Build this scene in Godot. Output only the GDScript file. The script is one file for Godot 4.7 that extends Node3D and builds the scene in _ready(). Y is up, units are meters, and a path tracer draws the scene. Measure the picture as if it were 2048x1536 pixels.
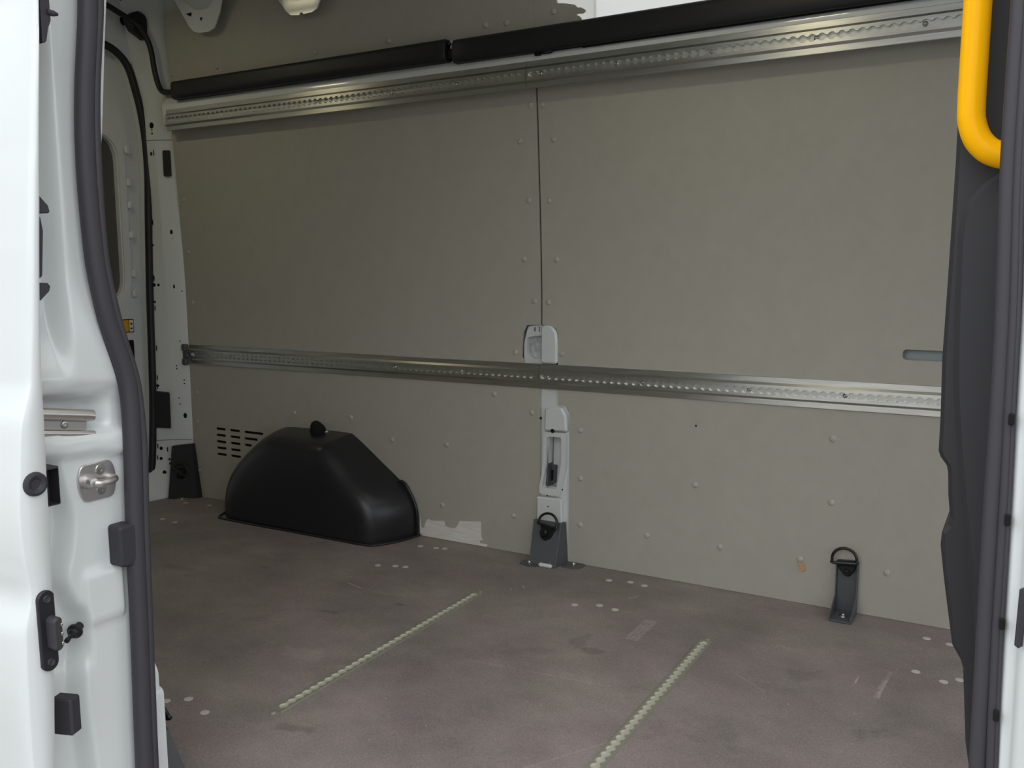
extends Node3D
# Load bay of a white panel van seen through its open side door.
# x runs along the van (towards the cab), y up from the load floor, z from the lined far wall towards the open door.

var M := {}
var taken := {}
var rng := RandomNumberGenerator.new()
var brushed := false  # while set, shapes get texture coordinates that run across and along the wall rails


# ------------------------------------------------------------------ naming
func numbered(called: String) -> String:
	if not taken.has(called):
		taken[called] = 0
		return called
	taken[called] += 1
	return "%s_%03d" % [called, taken[called]]


func tag(o: Node, label: String, category := "", group := "", kind := "") -> void:
	if label: o.set_meta("label", label)
	if category: o.set_meta("category", category)
	if group: o.set_meta("group", group)
	if kind: o.set_meta("kind", kind)


func thing(called: String, label: String, category: String, at := Vector3.ZERO, group := "", kind := "") -> Node3D:
	var o := Node3D.new()
	o.name = numbered(called)
	add_child(o)
	o.position = at
	tag(o, label, category, group, kind)
	return o


func put(st: SurfaceTool, called: String, material: Material, parent: Node = null, label := "") -> MeshInstance3D:
	st.generate_normals()
	var o := MeshInstance3D.new()
	o.mesh = st.commit()
	o.material_override = material
	o.cast_shadow = GeometryInstance3D.SHADOW_CASTING_SETTING_ON
	if parent == null:
		o.name = numbered(called)
		add_child(o)
	else:
		o.name = called
		parent.add_child(o, true)
	if label: o.set_meta("label", label)
	return o


func again(source: MeshInstance3D, called: String, parent: Node, xf: Transform3D, material: Material = null) -> MeshInstance3D:
	var o := MeshInstance3D.new()
	o.mesh = source.mesh
	o.material_override = material if material else source.material_override
	o.name = called
	parent.add_child(o, true)
	o.transform = xf
	return o


# ------------------------------------------------------------------ shape helpers
func start() -> SurfaceTool:
	var st := SurfaceTool.new()
	st.begin(Mesh.PRIMITIVE_TRIANGLES)
	st.set_smooth_group(-1)
	return st


func tri(st: SurfaceTool, a: Vector3, b: Vector3, c: Vector3) -> void:
	if brushed:
		for v in [a, b, c]:
			st.set_uv(Vector2(v.y, v.x))
			st.add_vertex(v)
		return
	st.add_vertex(a)
	st.add_vertex(b)
	st.add_vertex(c)


func quad(st: SurfaceTool, a: Vector3, b: Vector3, c: Vector3, d: Vector3) -> void:
	tri(st, a, b, c)
	tri(st, a, c, d)


# a triangle or quad turned so that its front looks along "out"
func tri_to(st: SurfaceTool, a: Vector3, b: Vector3, c: Vector3, out: Vector3) -> void:
	if (c - a).cross(b - a).dot(out) >= 0.0:
		tri(st, a, b, c)
	else:
		tri(st, a, c, b)


func quad_to(st: SurfaceTool, a: Vector3, b: Vector3, c: Vector3, d: Vector3, out: Vector3) -> void:
	if (c - a).cross(b - a).dot(out) + (d - a).cross(c - a).dot(out) >= 0.0:
		quad(st, a, b, c, d)
	else:
		quad(st, a, d, c, b)


# box with chamfered edges
func rbox(st: SurfaceTool, c: Vector3, s: Vector3, b := 0.002, basis := Basis()) -> void:
	var h := s * 0.5
	b = minf(b, minf(h.x, minf(h.y, h.z)) * 0.9)
	var p := func(v: Vector3, axis: int) -> Vector3:
		var q := Vector3(v.x * (h.x - b), v.y * (h.y - b), v.z * (h.z - b))
		q[axis] = v[axis] * h[axis]
		return c + basis * q
	for axis in 3:
		var u := (axis + 1) % 3
		var w := (axis + 2) % 3
		for s1 in [-1.0, 1.0]:
			var k := []
			for e in [[-1, -1], [1, -1], [1, 1], [-1, 1]]:
				var v := Vector3.ZERO
				v[axis] = s1; v[u] = e[0]; v[w] = e[1]
				k.append(p.call(v, axis))
			var n := Vector3.ZERO
			n[axis] = s1
			quad_to(st, k[0], k[1], k[2], k[3], basis * n)
			for s2 in [-1.0, 1.0]:
				var a := Vector3.ZERO
				a[axis] = s1; a[u] = s2; a[w] = -1
				var d := a
				d[w] = 1
				var m := Vector3.ZERO
				m[axis] = s1; m[u] = s2
				quad_to(st, p.call(a, axis), p.call(d, axis), p.call(d, u), p.call(a, u), basis * m)
	for x in [-1.0, 1.0]:
		for y in [-1.0, 1.0]:
			for z in [-1.0, 1.0]:
				var v := Vector3(x, y, z)
				tri_to(st, p.call(v, 0), p.call(v, 1), p.call(v, 2), basis * v)


# a surface over u, v in 0..1
func grid(st: SurfaceTool, nu: int, nv: int, f: Callable, out := Vector3.ZERO, smooth := 0) -> void:
	st.set_smooth_group(smooth)
	var rows := []
	for i in nu + 1:
		var row := PackedVector3Array()
		for j in nv + 1:
			row.append(f.call(float(i) / nu, float(j) / nv))
		rows.append(row)
	var flip := false
	if out != Vector3.ZERO:
		var total := 0.0
		for i in nu:
			for j in nv:
				var a: Vector3 = rows[i][j]
				total += (rows[i + 1][j + 1] - a).cross(rows[i + 1][j] - a).dot(out)
		flip = total < 0.0
	for i in nu:
		for j in nv:
			if flip:
				quad(st, rows[i][j], rows[i][j + 1], rows[i + 1][j + 1], rows[i + 1][j])
			else:
				quad(st, rows[i][j], rows[i + 1][j], rows[i + 1][j + 1], rows[i][j + 1])
	st.set_smooth_group(-1)


# a turned shape round the local y axis; profile holds (radius, height)
func lathe(st: SurfaceTool, profile: Array, xf: Transform3D, n := 18, smooth := true) -> void:
	st.set_smooth_group(0 if smooth else -1)
	for i in profile.size() - 1:
		var p: Vector2 = profile[i]
		var q: Vector2 = profile[i + 1]
		if not smooth: st.set_smooth_group(-1)
		else: st.set_smooth_group(i)
		for k in n:
			var a := TAU * k / n
			var b := TAU * (k + 1) / n
			var v0 := xf * Vector3(p.x * cos(a), p.y, p.x * sin(a))
			var v1 := xf * Vector3(p.x * cos(b), p.y, p.x * sin(b))
			var v2 := xf * Vector3(q.x * cos(b), q.y, q.x * sin(b))
			var v3 := xf * Vector3(q.x * cos(a), q.y, q.x * sin(a))
			var out := xf.basis * Vector3(cos((a + b) / 2) * (q.y - p.y), p.x - q.x, sin((a + b) / 2) * (q.y - p.y))
			if p.x < 1e-6: tri_to(st, v0, v2, v3, out)
			elif q.x < 1e-6: tri_to(st, v0, v1, v2, out)
			else: quad_to(st, v0, v1, v2, v3, out)
	st.set_smooth_group(-1)


func along(axis: Vector3, at: Vector3) -> Transform3D:
	var y := axis.normalized()
	var x := y.cross(Vector3(0.31, 0.2, 0.93)).normalized()
	return Transform3D(Basis(x, y, x.cross(y)), at)


# a round bar along points; squash is the ratio of the second radius to the first, measured along "lean"
func tube(st: SurfaceTool, pts: Array, r: float, n := 12, closed := false, r2 := -1.0, lean := Vector3.ZERO) -> void:
	st.set_smooth_group(0)
	var rings := []
	var count := pts.size()
	var side := Vector3.ZERO
	for i in count:
		var before: Vector3 = pts[(i - 1 + count) % count] if closed else pts[maxi(i - 1, 0)]
		var after: Vector3 = pts[(i + 1) % count] if closed else pts[mini(i + 1, count - 1)]
		var t := (after - before).normalized()
		if i == 0:
			side = lean if lean != Vector3.ZERO else (Vector3.UP if absf(t.y) < 0.8 else Vector3.RIGHT)
		elif lean != Vector3.ZERO:
			side = lean
		side = (side - t * side.dot(t)).normalized()
		var up := t.cross(side)
		var ring := PackedVector3Array()
		for k in n:
			var a := TAU * k / n
			ring.append(pts[i] + side * cos(a) * r + up * sin(a) * (r if r2 < 0.0 else r2))
		rings.append(ring)
	for i in (count if closed else count - 1):
		var a: PackedVector3Array = rings[i]
		var b: PackedVector3Array = rings[(i + 1) % count]
		for k in n:
			var l := (k + 1) % n
			quad_to(st, a[k], b[k], b[l], a[l], (a[k] + a[l] - pts[i] * 2.0))
	st.set_smooth_group(-1)
	if not closed:
		for k in n:
			var l := (k + 1) % n
			tri_to(st, pts[0], rings[0][k], rings[0][l], pts[0] - pts[1])
			tri_to(st, pts[count - 1], rings[count - 1][k], rings[count - 1][l], pts[count - 1] - pts[count - 2])


# points pulled smooth through the given ones
func curve(pts: Array, each := 6, closed := false) -> Array:
	var out := []
	var n := pts.size()
	for i in (n if closed else n - 1):
		var p0 = pts[(i - 1 + n) % n] if closed or i > 0 else pts[0] * 2.0 - pts[1]
		var p1 = pts[i]
		var p2 = pts[(i + 1) % n]
		var p3 = pts[(i + 2) % n] if closed or i + 2 < n else p2 * 2.0 - p1
		for k in each:
			var t := float(k) / each
			out.append(0.5 * ((2.0 * p1) + (p2 - p0) * t + (2.0 * p0 - 5.0 * p1 + 4.0 * p2 - p3) * t * t + (3.0 * p1 - p0 - 3.0 * p2 + p3) * t * t * t))
	if not closed: out.append(pts[n - 1])
	return out


# corners of a polygon replaced by arcs
func rounded(poly: Array, r: float, seg := 4) -> PackedVector2Array:
	var out := PackedVector2Array()
	var n := poly.size()
	for i in n:
		var p: Vector2 = poly[i]
		var a: Vector2 = poly[(i - 1 + n) % n] - p
		var b: Vector2 = poly[(i + 1) % n] - p
		var d := minf(r, minf(a.length(), b.length()) * 0.45)
		var s := p + a.normalized() * d
		var e := p + b.normalized() * d
		for k in seg + 1:
			var t := float(k) / seg
			out.append(s.lerp(p, t).lerp(p.lerp(e, t), t))
	return out


func rect(x0: float, y0: float, x1: float, y1: float) -> Array:
	return [Vector2(x0, y0), Vector2(x1, y0), Vector2(x1, y1), Vector2(x0, y1)]


func v2(list: Array) -> Array:
	var out := []
	for p in list: out.append(Vector2(p[0], p[1]))
	return out


func inset(poly: PackedVector2Array, d: float) -> PackedVector2Array:
	var n := poly.size()
	var area := 0.0
	for i in n: area += poly[i].cross(poly[(i + 1) % n])
	var s := signf(area)
	var out := PackedVector2Array()
	for i in n:
		var a := (poly[i] - poly[(i - 1 + n) % n]).normalized()
		var b := (poly[(i + 1) % n] - poly[i]).normalized()
		var m := (Vector2(-a.y, a.x) + Vector2(-b.y, b.x)) * s
		var l := maxf(m.length(), 0.2)
		out.append(poly[i] + m / l * d * minf(2.0 / l, 1.6))
	return out


# a polygon in the local xy plane, pushed out along local +z, its front edge chamfered
func prism(st: SurfaceTool, poly: PackedVector2Array, xf: Transform3D, depth: float, bevel := 0.0) -> void:
	var n := poly.size()
	var inner := inset(poly, bevel) if bevel > 0.0 else poly
	var mid := Vector2.ZERO
	for p in poly: mid += p / n
	var area := 0.0
	for i in n: area += poly[i].cross(poly[(i + 1) % n])
	var s := signf(area)
	var at := func(p: Vector2, z: float) -> Vector3: return xf * Vector3(p.x, p.y, z)
	var t := Geometry2D.triangulate_polygon(inner)
	for k in range(0, t.size(), 3):
		tri_to(st, at.call(inner[t[k]], depth), at.call(inner[t[k + 1]], depth), at.call(inner[t[k + 2]], depth), xf.basis.z)
	t = Geometry2D.triangulate_polygon(poly)
	for k in range(0, t.size(), 3):
		tri_to(st, at.call(poly[t[k]], 0.0), at.call(poly[t[k + 1]], 0.0), at.call(poly[t[k + 2]], 0.0), -xf.basis.z)
	for i in n:
		var j := (i + 1) % n
		var e := poly[j] - poly[i]
		var out := xf.basis * Vector3(e.y * s, -e.x * s, 0.0)
		quad_to(st, at.call(poly[i], 0.0), at.call(poly[j], 0.0), at.call(poly[j], depth - bevel), at.call(poly[i], depth - bevel), out)
		if bevel > 0.0:
			quad_to(st, at.call(poly[i], depth - bevel), at.call(poly[j], depth - bevel), at.call(inner[j], depth), at.call(inner[i], depth), out + xf.basis.z * e.length())


# a sheet with holes: outline and holes are polygons, "to" turns (point, height above the sheet's face) into a place; xs and ys cut it into cells, at least one cut through every hole
func sheet(st: SurfaceTool, outline: PackedVector2Array, holes: Array, to: Callable, thick: float, xs: Array, ys: Array) -> void:
	xs.sort()
	ys.sort()
	st.set_smooth_group(0)
	for i in xs.size() - 1:
		for j in ys.size() - 1:
			if xs[i + 1] - xs[i] < 1e-5 or ys[j + 1] - ys[j] < 1e-5: continue
			var cell := PackedVector2Array(rect(xs[i], ys[j], xs[i + 1], ys[j + 1]))
			var pieces: Array = []
			pieces.append_array(Geometry2D.intersect_polygons(cell, outline))
			for hole in holes:
				var left: Array = []
				for p in pieces: left.append_array(Geometry2D.clip_polygons(p, hole))
				pieces = left
			for p in pieces:
				var t := Geometry2D.triangulate_polygon(p)
				for k in range(0, t.size(), 3):
					var a: Vector3 = to.call(p[t[k]], 0.0)
					tri_to(st, a, to.call(p[t[k + 1]], 0.0), to.call(p[t[k + 2]], 0.0), to.call(p[t[k]], 0.01) - a)
	st.set_smooth_group(-1)
	var rims := [outline]
	rims.append_array(holes)
	for rim in rims:
		var area := 0.0
		for i in rim.size(): area += rim[i].cross(rim[(i + 1) % rim.size()])
		var s := signf(area) * (1.0 if rim == outline else -1.0)
		for i in rim.size():
			var p: Vector2 = rim[i]
			var q: Vector2 = rim[(i + 1) % rim.size()]
			var cuts := maxi(1, int(ceil(p.distance_to(q) / 0.12)))
			for k in cuts:
				var a := p.lerp(q, float(k) / cuts)
				var b := p.lerp(q, float(k + 1) / cuts)
				var e := (b - a).normalized() * 0.01
				var m := (a + b) * 0.5
				var out: Vector3 = to.call(m + Vector2(e.y, -e.x) * s, 0.0) - to.call(m, 0.0)
				quad_to(st, to.call(a, 0.0), to.call(b, 0.0), to.call(b, -thick), to.call(a, -thick), out)


func steps(a: float, b: float, n: int) -> Array:
	var out := []
	for i in n + 1: out.append(lerpf(a, b, float(i) / n))
	return out


# ------------------------------------------------------------------ materials
func paint(r: float, g: float, b: float, rough := 0.6, metal := 0.0) -> StandardMaterial3D:
	var m := StandardMaterial3D.new()
	m.albedo_color = Color(r, g, b)
	m.roughness = rough
	m.metallic = metal
	return m


func noise_image(size: int, freq: float, octaves: int, s: int, stretch := Vector2.ONE) -> Image:
	var n := FastNoiseLite.new()
	n.seed = s
	n.noise_type = FastNoiseLite.TYPE_SIMPLEX_SMOOTH
	n.frequency = freq
	n.fractal_octaves = octaves
	var bytes := PackedByteArray()
	bytes.resize(size * size)
	for y in size:
		for x in size:
			# wrapped so that the edges meet
			var a := TAU * x / size
			var b := TAU * y / size
			var k := size / TAU
			var v := n.get_noise_3d(cos(a) * k * stretch.x + sin(b) * k * stretch.y * 0.7, sin(a) * k * stretch.x, cos(b) * k * stretch.y)
			bytes[y * size + x] = clampi(int(128.0 + 127.0 * v), 0, 255)
	return Image.create_from_data(size, size, false, Image.FORMAT_L8, bytes)


func tinted(im: Image, lo: Color, hi: Color, grain := 0.0) -> ImageTexture:
	var w := im.get_width()
	var h := im.get_height()
	var src := im.get_data()
	var bytes := PackedByteArray()
	bytes.resize(w * h * 3)
	for i in w * h:
		var t := clampf(src[i] / 255.0 + rng.randf_range(-grain, grain), 0.0, 1.0)
		bytes[i * 3] = int(lerpf(lo.r, hi.r, t) * 255.0)
		bytes[i * 3 + 1] = int(lerpf(lo.g, hi.g, t) * 255.0)
		bytes[i * 3 + 2] = int(lerpf(lo.b, hi.b, t) * 255.0)
	return ImageTexture.create_from_image(Image.create_from_data(w, h, false, Image.FORMAT_RGB8, bytes))


func triplanar(m: StandardMaterial3D, scale: float) -> StandardMaterial3D:
	m.uv1_triplanar = true
	m.uv1_world_triplanar = true
	m.uv1_scale = Vector3.ONE * scale
	return m


func make_materials() -> void:
	M.white = paint(0.855, 0.87, 0.868, 0.30)
	M.white.clearcoat_enabled = true
	M.white.clearcoat = 0.5
	M.white.clearcoat_roughness = 0.08
	M.white_in = M.white
	M.ply = triplanar(paint(1, 1, 1, 0.55), 1.7)
	M.ply.albedo_texture = tinted(noise_image(256, 0.035, 4, 5), Color(0.690, 0.676, 0.630), Color(0.720, 0.706, 0.660), 0.16)
	M.ply.metallic_specular = 0.35
	M.ply_edge = paint(0.62, 0.55, 0.44, 0.8)
	M.bare = triplanar(paint(1, 1, 1, 0.7), 6.0)
	M.bare.albedo_texture = tinted(noise_image(128, 0.05, 3, 8, Vector2(0.25, 2.4)), Color(0.84, 0.82, 0.79), Color(0.96, 0.95, 0.93), 0.06)
	M.alu = triplanar(paint(1, 1, 1, 0.34, 1.0), 3.0)
	M.alu.anisotropy_enabled = true
	M.alu.anisotropy = 0.75
	M.alu.albedo_texture = tinted(noise_image(256, 0.06, 3, 11, Vector2(0.15, 3.0)), Color(0.72, 0.72, 0.70), Color(0.86, 0.86, 0.84), 0.06)
	M.alu_in = paint(0.80, 0.80, 0.78, 0.36, 1.0)
	M.zinc = paint(0.60, 0.60, 0.54, 0.45, 0.25)
	M.zinc_in = paint(0.80, 0.79, 0.73, 0.4, 0.2)
	M.steel = paint(0.82, 0.80, 0.79, 0.36, 1.0)
	M.screw = paint(0.75, 0.74, 0.72, 0.3, 1.0)
	M.black = paint(0.105, 0.105, 0.12, 0.5)
	M.arch = paint(0.135, 0.135, 0.15, 0.34)
	M.cover = paint(0.10, 0.10, 0.115, 0.5)
	M.rubber = paint(0.20, 0.195, 0.215, 0.62)
	M.seal = paint(0.235, 0.225, 0.245, 0.6)
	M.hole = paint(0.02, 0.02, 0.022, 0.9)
	M.trim_dark = paint(0.15, 0.147, 0.16, 0.55)
	M.trim_mid = paint(0.165, 0.162, 0.18, 0.6)
	M.bracket = paint(0.335, 0.35, 0.362, 0.45)
	M.bracket_pale = paint(0.64, 0.67, 0.68, 0.4)
	M.ring = paint(0.075, 0.08, 0.08, 0.3)
	M.yellow = paint(1.0, 0.72, 0.0, 0.38)
	M.yellow.clearcoat_enabled = true
	M.yellow.metallic_specular = 0.2
	M.yellow.clearcoat = 0.12
	M.yellow.clearcoat_roughness = 0.25
	M.rivet = paint(0.715, 0.70, 0.66, 0.45)
	M.plug = paint(0.80, 0.78, 0.76, 0.6)
	M.card = paint(0.74, 0.60, 0.47, 0.8)
	M.dark_glass = paint(0.33, 0.325, 0.31, 0.35)
	M.label_yellow = paint(0.86, 0.62, 0.10, 0.5)
	M.label_white = paint(0.85, 0.85, 0.83, 0.5)
	M.ground = triplanar(paint(1, 1, 1, 0.9), 0.35)
	M.ground.albedo_texture = tinted(noise_image(256, 0.05, 5, 21), Color(0.41, 0.41, 0.405), Color(0.50, 0.495, 0.485), 0.15)
	M.yard = paint(0.77, 0.76, 0.74, 0.9)
	M.pane = paint(0.95, 0.96, 0.97, 0.05)
	M.pane.transparency = BaseMaterial3D.TRANSPARENCY_ALPHA
	M.pane.albedo_color.a = 0.06
	M.foil = paint(0.78, 0.79, 0.80, 0.28)
	M.pane_bright = paint(0.98, 0.98, 0.97, 0.8)
	M.pane_bright.backlight_enabled = true
	M.pane_bright.backlight = Color(0.92, 0.92, 0.91)
	M.pane_frost = paint(0.93, 0.92, 0.90, 0.8)
	M.pane_frost.backlight_enabled = true
	M.pane_frost.backlight = Color(0.8, 0.8, 0.78)
	M.lamp = paint(1, 0.97, 0.9, 0.4)
	M.lamp.emission_enabled = true
	M.lamp.emission = Color(1.0, 0.96, 0.78)
	M.lamp.emission_energy_multiplier = 3.0


# ------------------------------------------------------------------ the far wall's shape
func wz(x: float, y: float) -> float:
	var t := clampf((y - 0.9) / 0.95, 0.0, 2.0)
	var b := 0.010 * maxf(0.0, 1.0 - pow((x + 1.7) / 1.5, 2.0)) * minf(maxf(y, 0.0) / 1.6, 1.2)
	return 0.06 * pow(t, 1.3) - b


func on_wall(p: Vector2, off: float) -> Vector3:
	return Vector3(p.x, p.y, wz(p.x, p.y) + off)


func wall_frame(x: float, y: float, off: float) -> Transform3D:
	var o := on_wall(Vector2(x, y), off)
	var ex := (on_wall(Vector2(x + 0.01, y), off) - o).normalized()
	var ey := (on_wall(Vector2(x, y + 0.01), off) - o).normalized()
	return Transform3D(Basis(ex, ey, ex.cross(ey)), o)


# ------------------------------------------------------------------
func _ready() -> void:
	rng.seed = 7
	# camera
	var cam := Camera3D.new()
	cam.name = "camera"
	cam.transform = Transform3D(Basis(Vector3(0.86490137, -0.00404923, -0.50192552), Vector3(-0.06054865, 0.99182372, -0.11233686), Vector3(0.49827651, 0.12755122, 0.85758452)), Vector3(0, 1.0, 2.67))
	cam.fov = 46.35
	cam.near = 0.05
	add_child(cam)
	cam.current = true
	# overcast sky
	var env := Environment.new()
	env.background_mode = Environment.BG_SKY
	var sm := ProceduralSkyMaterial.new()
	sm.sky_top_color = Color(0.97, 0.98, 0.99)
	sm.sky_horizon_color = Color(0.775, 0.79, 0.805)
	sm.sky_curve = 0.35
	sm.ground_horizon_color = Color(0.48, 0.48, 0.475)
	sm.ground_bottom_color = Color(0.45, 0.45, 0.445)
	sm.sky_energy_multiplier = 1.15
	env.sky = Sky.new()
	env.sky.sky_material = sm
	env.tonemap_mode = Environment.TONE_MAPPER_LINEAR
	env.tonemap_exposure = 2.08
	env.sdfgi_enabled = true
	env.ssao_enabled = true
	env.ssil_enabled = true
	var we := WorldEnvironment.new()
	we.name = "world_environment"
	we.environment = env
	add_child(we)
	make_materials()
	build_shell()
	build_floor()
	build_far_wall()
	build_mid_pillar()
	build_rear()
	build_roof_bows()
	build_lamps()
	build_rails()
	build_covers()
	build_floor_tracks()
	build_wheel_arch()
	build_brackets()
	build_jamb()
	build_sliding_door()
	build_cab_side()


# ------------------------------------------------------------------ shell
func build_shell() -> void:
	var st := start()
	rbox(st, Vector3(-1, -0.67, 3.0), Vector3(40, 0.1, 40), 0.01)
	var g := put(st, "ground", M.ground)
	tag(g, "grey asphalt outside the van", "ground", "", "structure")
	# outer body behind the lining, with the opening of the high side window
	st = start()
	var hole := PackedVector2Array(rect(-1.42, 1.735, -0.55, 2.02))
	sheet(st, PackedVector2Array(rect(-3.5, -0.3, 0.3, 2.3)), [hole], func(p, o): return on_wall(p, o - 0.045), 0.03, [-3.5, -3.0, -2.5, -2.0, -1.42, -1.0, -0.55, 0.3], steps(-0.3, 2.3, 13))
	var w := put(st, "wall_left", M.white_in)
	tag(w, "white painted body side behind the grey lining panels", "wall", "", "structure")
	# window pane: a clear pane and a frosted strip beside it
	var win := thing("window_1", "bright window pane above the black cable cover, beside torn lining edge", "window", Vector3.ZERO, "", "structure")
	st = start()
	sheet(st, PackedVector2Array(rect(-1.246, 1.735, -0.55, 2.02)), [], func(p, o): return on_wall(p, o - 0.05), 0.005, [-1.3, -0.9, -0.5], [1.7, 1.85, 2.05])
	put(st, "pane", M.pane_bright, win)
	st = start()
	sheet(st, PackedVector2Array(rect(-1.42, 1.735, -1.246, 2.02)), [], func(p, o): return on_wall(p, o - 0.05), 0.004, [-1.45, -1.2], [1.7, 1.85, 2.05])
	put(st, "frosted_strip", M.pane_frost, win)
	# roof
	st = start()
	rbox(st, Vector3(-1.6, 2.24, 0.87), Vector3(3.8, 0.06, 2.05), 0.01)
	tag(put(st, "ceiling", M.white_in), "white painted roof of the load bay", "roof", "", "structure")
	# near side behind the door pillar, and the header above the opening
	st = start()
	rbox(st, Vector3(-2.43, 0.95, 1.78), Vector3(2.1, 2.6, 0.06), 0.01)
	tag(put(st, "wall_right", M.white_in), "white body side beside the rear end of the door opening", "wall", "", "structure")
	st = start()
	rbox(st, Vector3(-0.7, 2.02, 1.78), Vector3(1.5, 0.42, 0.10), 0.01)
	tag(put(st, "wall_header", M.white), "white header above the side door opening", "wall", "", "structure")
	# cab in front of the load bay: floor, dashboard wall, roof, sides with window openings, windscreen
	st = start()
	rbox(st, Vector3(0.72, -0.03, 0.88), Vector3(1.16, 0.05, 1.90), 0.01)
	rbox(st, Vector3(1.34, 0.28, 0.88), Vector3(0.10, 0.62, 1.95), 0.01)
	tag(put(st, "wall_front", M.trim_dark), "dark dashboard and footwell of the open cab", "wall", "", "structure")
	st = start()
	rbox(st, Vector3(0.84, 1.93, 0.88), Vector3(1.10, 0.05, 1.95), 0.01)
	rbox(st, Vector3(1.33, 1.74, 0.88), Vector3(0.10, 0.40, 1.95), 0.01)
	tag(put(st, "ceiling_cab", M.white), "white roof over the cab", "roof", "", "structure")
	var cab := thing("window_2", "cab windows in front of the load bay", "window", Vector3.ZERO, "", "structure")
	for z in [-0.09, 1.86]:
		st = start()
		sheet(st, PackedVector2Array(rect(0.28, -0.3, 1.40, 1.96)), [rounded(v2([[0.50, 0.66], [1.30, 0.66], [1.15, 1.52], [0.50, 1.52]]), 0.06, 4)], func(q, o): return Vector3(q.x, q.y, z + o), 0.03, [0.28, 0.85, 1.40], [-0.3, 1.0, 1.96])
		put(st, "cab_side", M.white, cab)
		st = start()
		rbox(st, Vector3(0.90, 1.09, z - 0.015), Vector3(0.84, 0.90, 0.004), 0.001)
		put(st, "side_pane", M.pane, cab)
	st = start()
	rbox(st, Vector3(1.36, 1.25, 0.88), Vector3(0.006, 1.34, 1.90), 0.001)
	put(st, "windscreen", M.pane, cab)
	# yard wall beyond the open sliding door
	st = start()
	rbox(st, Vector3(-6.4, 0.9, 3.7), Vector3(9.0, 3.1, 0.2), 0.02)
	tag(put(st, "wall_yard", M.yard), "plain grey yard wall beside the parked van", "wall", "", "structure")
	st = start()
	rbox(st, Vector3(0.0, 0.65, 9.0), Vector3(26.0, 2.6, 0.3), 0.02)
	tag(put(st, "wall_yard_far", M.yard), "long grey wall across the yard facing the open door", "wall", "", "structure")
	st = start()
	rbox(st, Vector3(-0.7, -0.17, 1.76), Vector3(1.6, 0.30, 0.10), 0.01)
	tag(put(st, "wall_sill", M.white), "white body sill below the side door opening", "wall", "", "structure")


func build_floor() -> void:
	var x0 := -3.5
	var x1 := 0.14
	var z0 := -0.045
	var z1 := 1.74
	var f := thing("floor", "brown grey worn anti-slip plywood load floor", "floor", Vector3.ZERO, "", "structure")
	var st := start()
	var y := 0.0
	st.set_uv(Vector2(0, 0)); st.add_vertex(Vector3(x0, y, z0))
	st.set_uv(Vector2(1, 0)); st.add_vertex(Vector3(x1, y, z0))
	st.set_uv(Vector2(1, 1)); st.add_vertex(Vector3(x1, y, z1))
	st.set_uv(Vector2(0, 0)); st.add_vertex(Vector3(x0, y, z0))
	st.set_uv(Vector2(1, 1)); st.add_vertex(Vector3(x1, y, z1))
	st.set_uv(Vector2(0, 1)); st.add_vertex(Vector3(x0, y, z1))
	var m := paint(1, 1, 1, 0.62)
	m.metallic_specular = 0.4
	m.albedo_texture = floor_texture(x0, x1, z0, z1)
	put(st, "board", m, f)
	st = start()
	rbox(st, Vector3((x0 + x1) / 2, -0.012, (z0 + z1) / 2), Vector3(x1 - x0, 0.02, z1 - z0), 0.001)
	put(st, "underlay", M.ply_edge, f)
	# light plastic plugs in groups of three
	st = start()
	lathe(st, [Vector2(0, 0.0016), Vector2(0.0085, 0.0015), Vector2(0.0102, 0.0008), Vector2(0.0106, -0.002)], Transform3D(), 18)
	var first: MeshInstance3D = null
	for p in [[-1.878, 0.106], [-1.817, 0.095], [-1.784, 0.087], [-1.879, 0.350], [-1.823, 0.326], [-1.787, 0.317], [-1.134, 0.100], [-1.067, 0.082], [-1.016, 0.090], [-1.137, 0.345], [-1.070, 0.313], [-1.016, 0.321], [-0.198, 0.096], [-0.140, 0.108], [-0.200, 0.330], [-0.135, 0.356], [-0.102, 0.326], [-1.701, 1.360], [-1.663, 1.327], [-1.578, 1.353], [-3.001, 0.086], [-3.127, 0.106], [-3.000, 0.326], [-2.918, 0.334]]:
		if first == null:
			first = put(st, "plug", M.plug, f)
			first.position = Vector3(p[0], 0, p[1])
		else:
			again(first, "plug", f, Transform3D(Basis(), Vector3(p[0], 0, p[1])))


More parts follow.
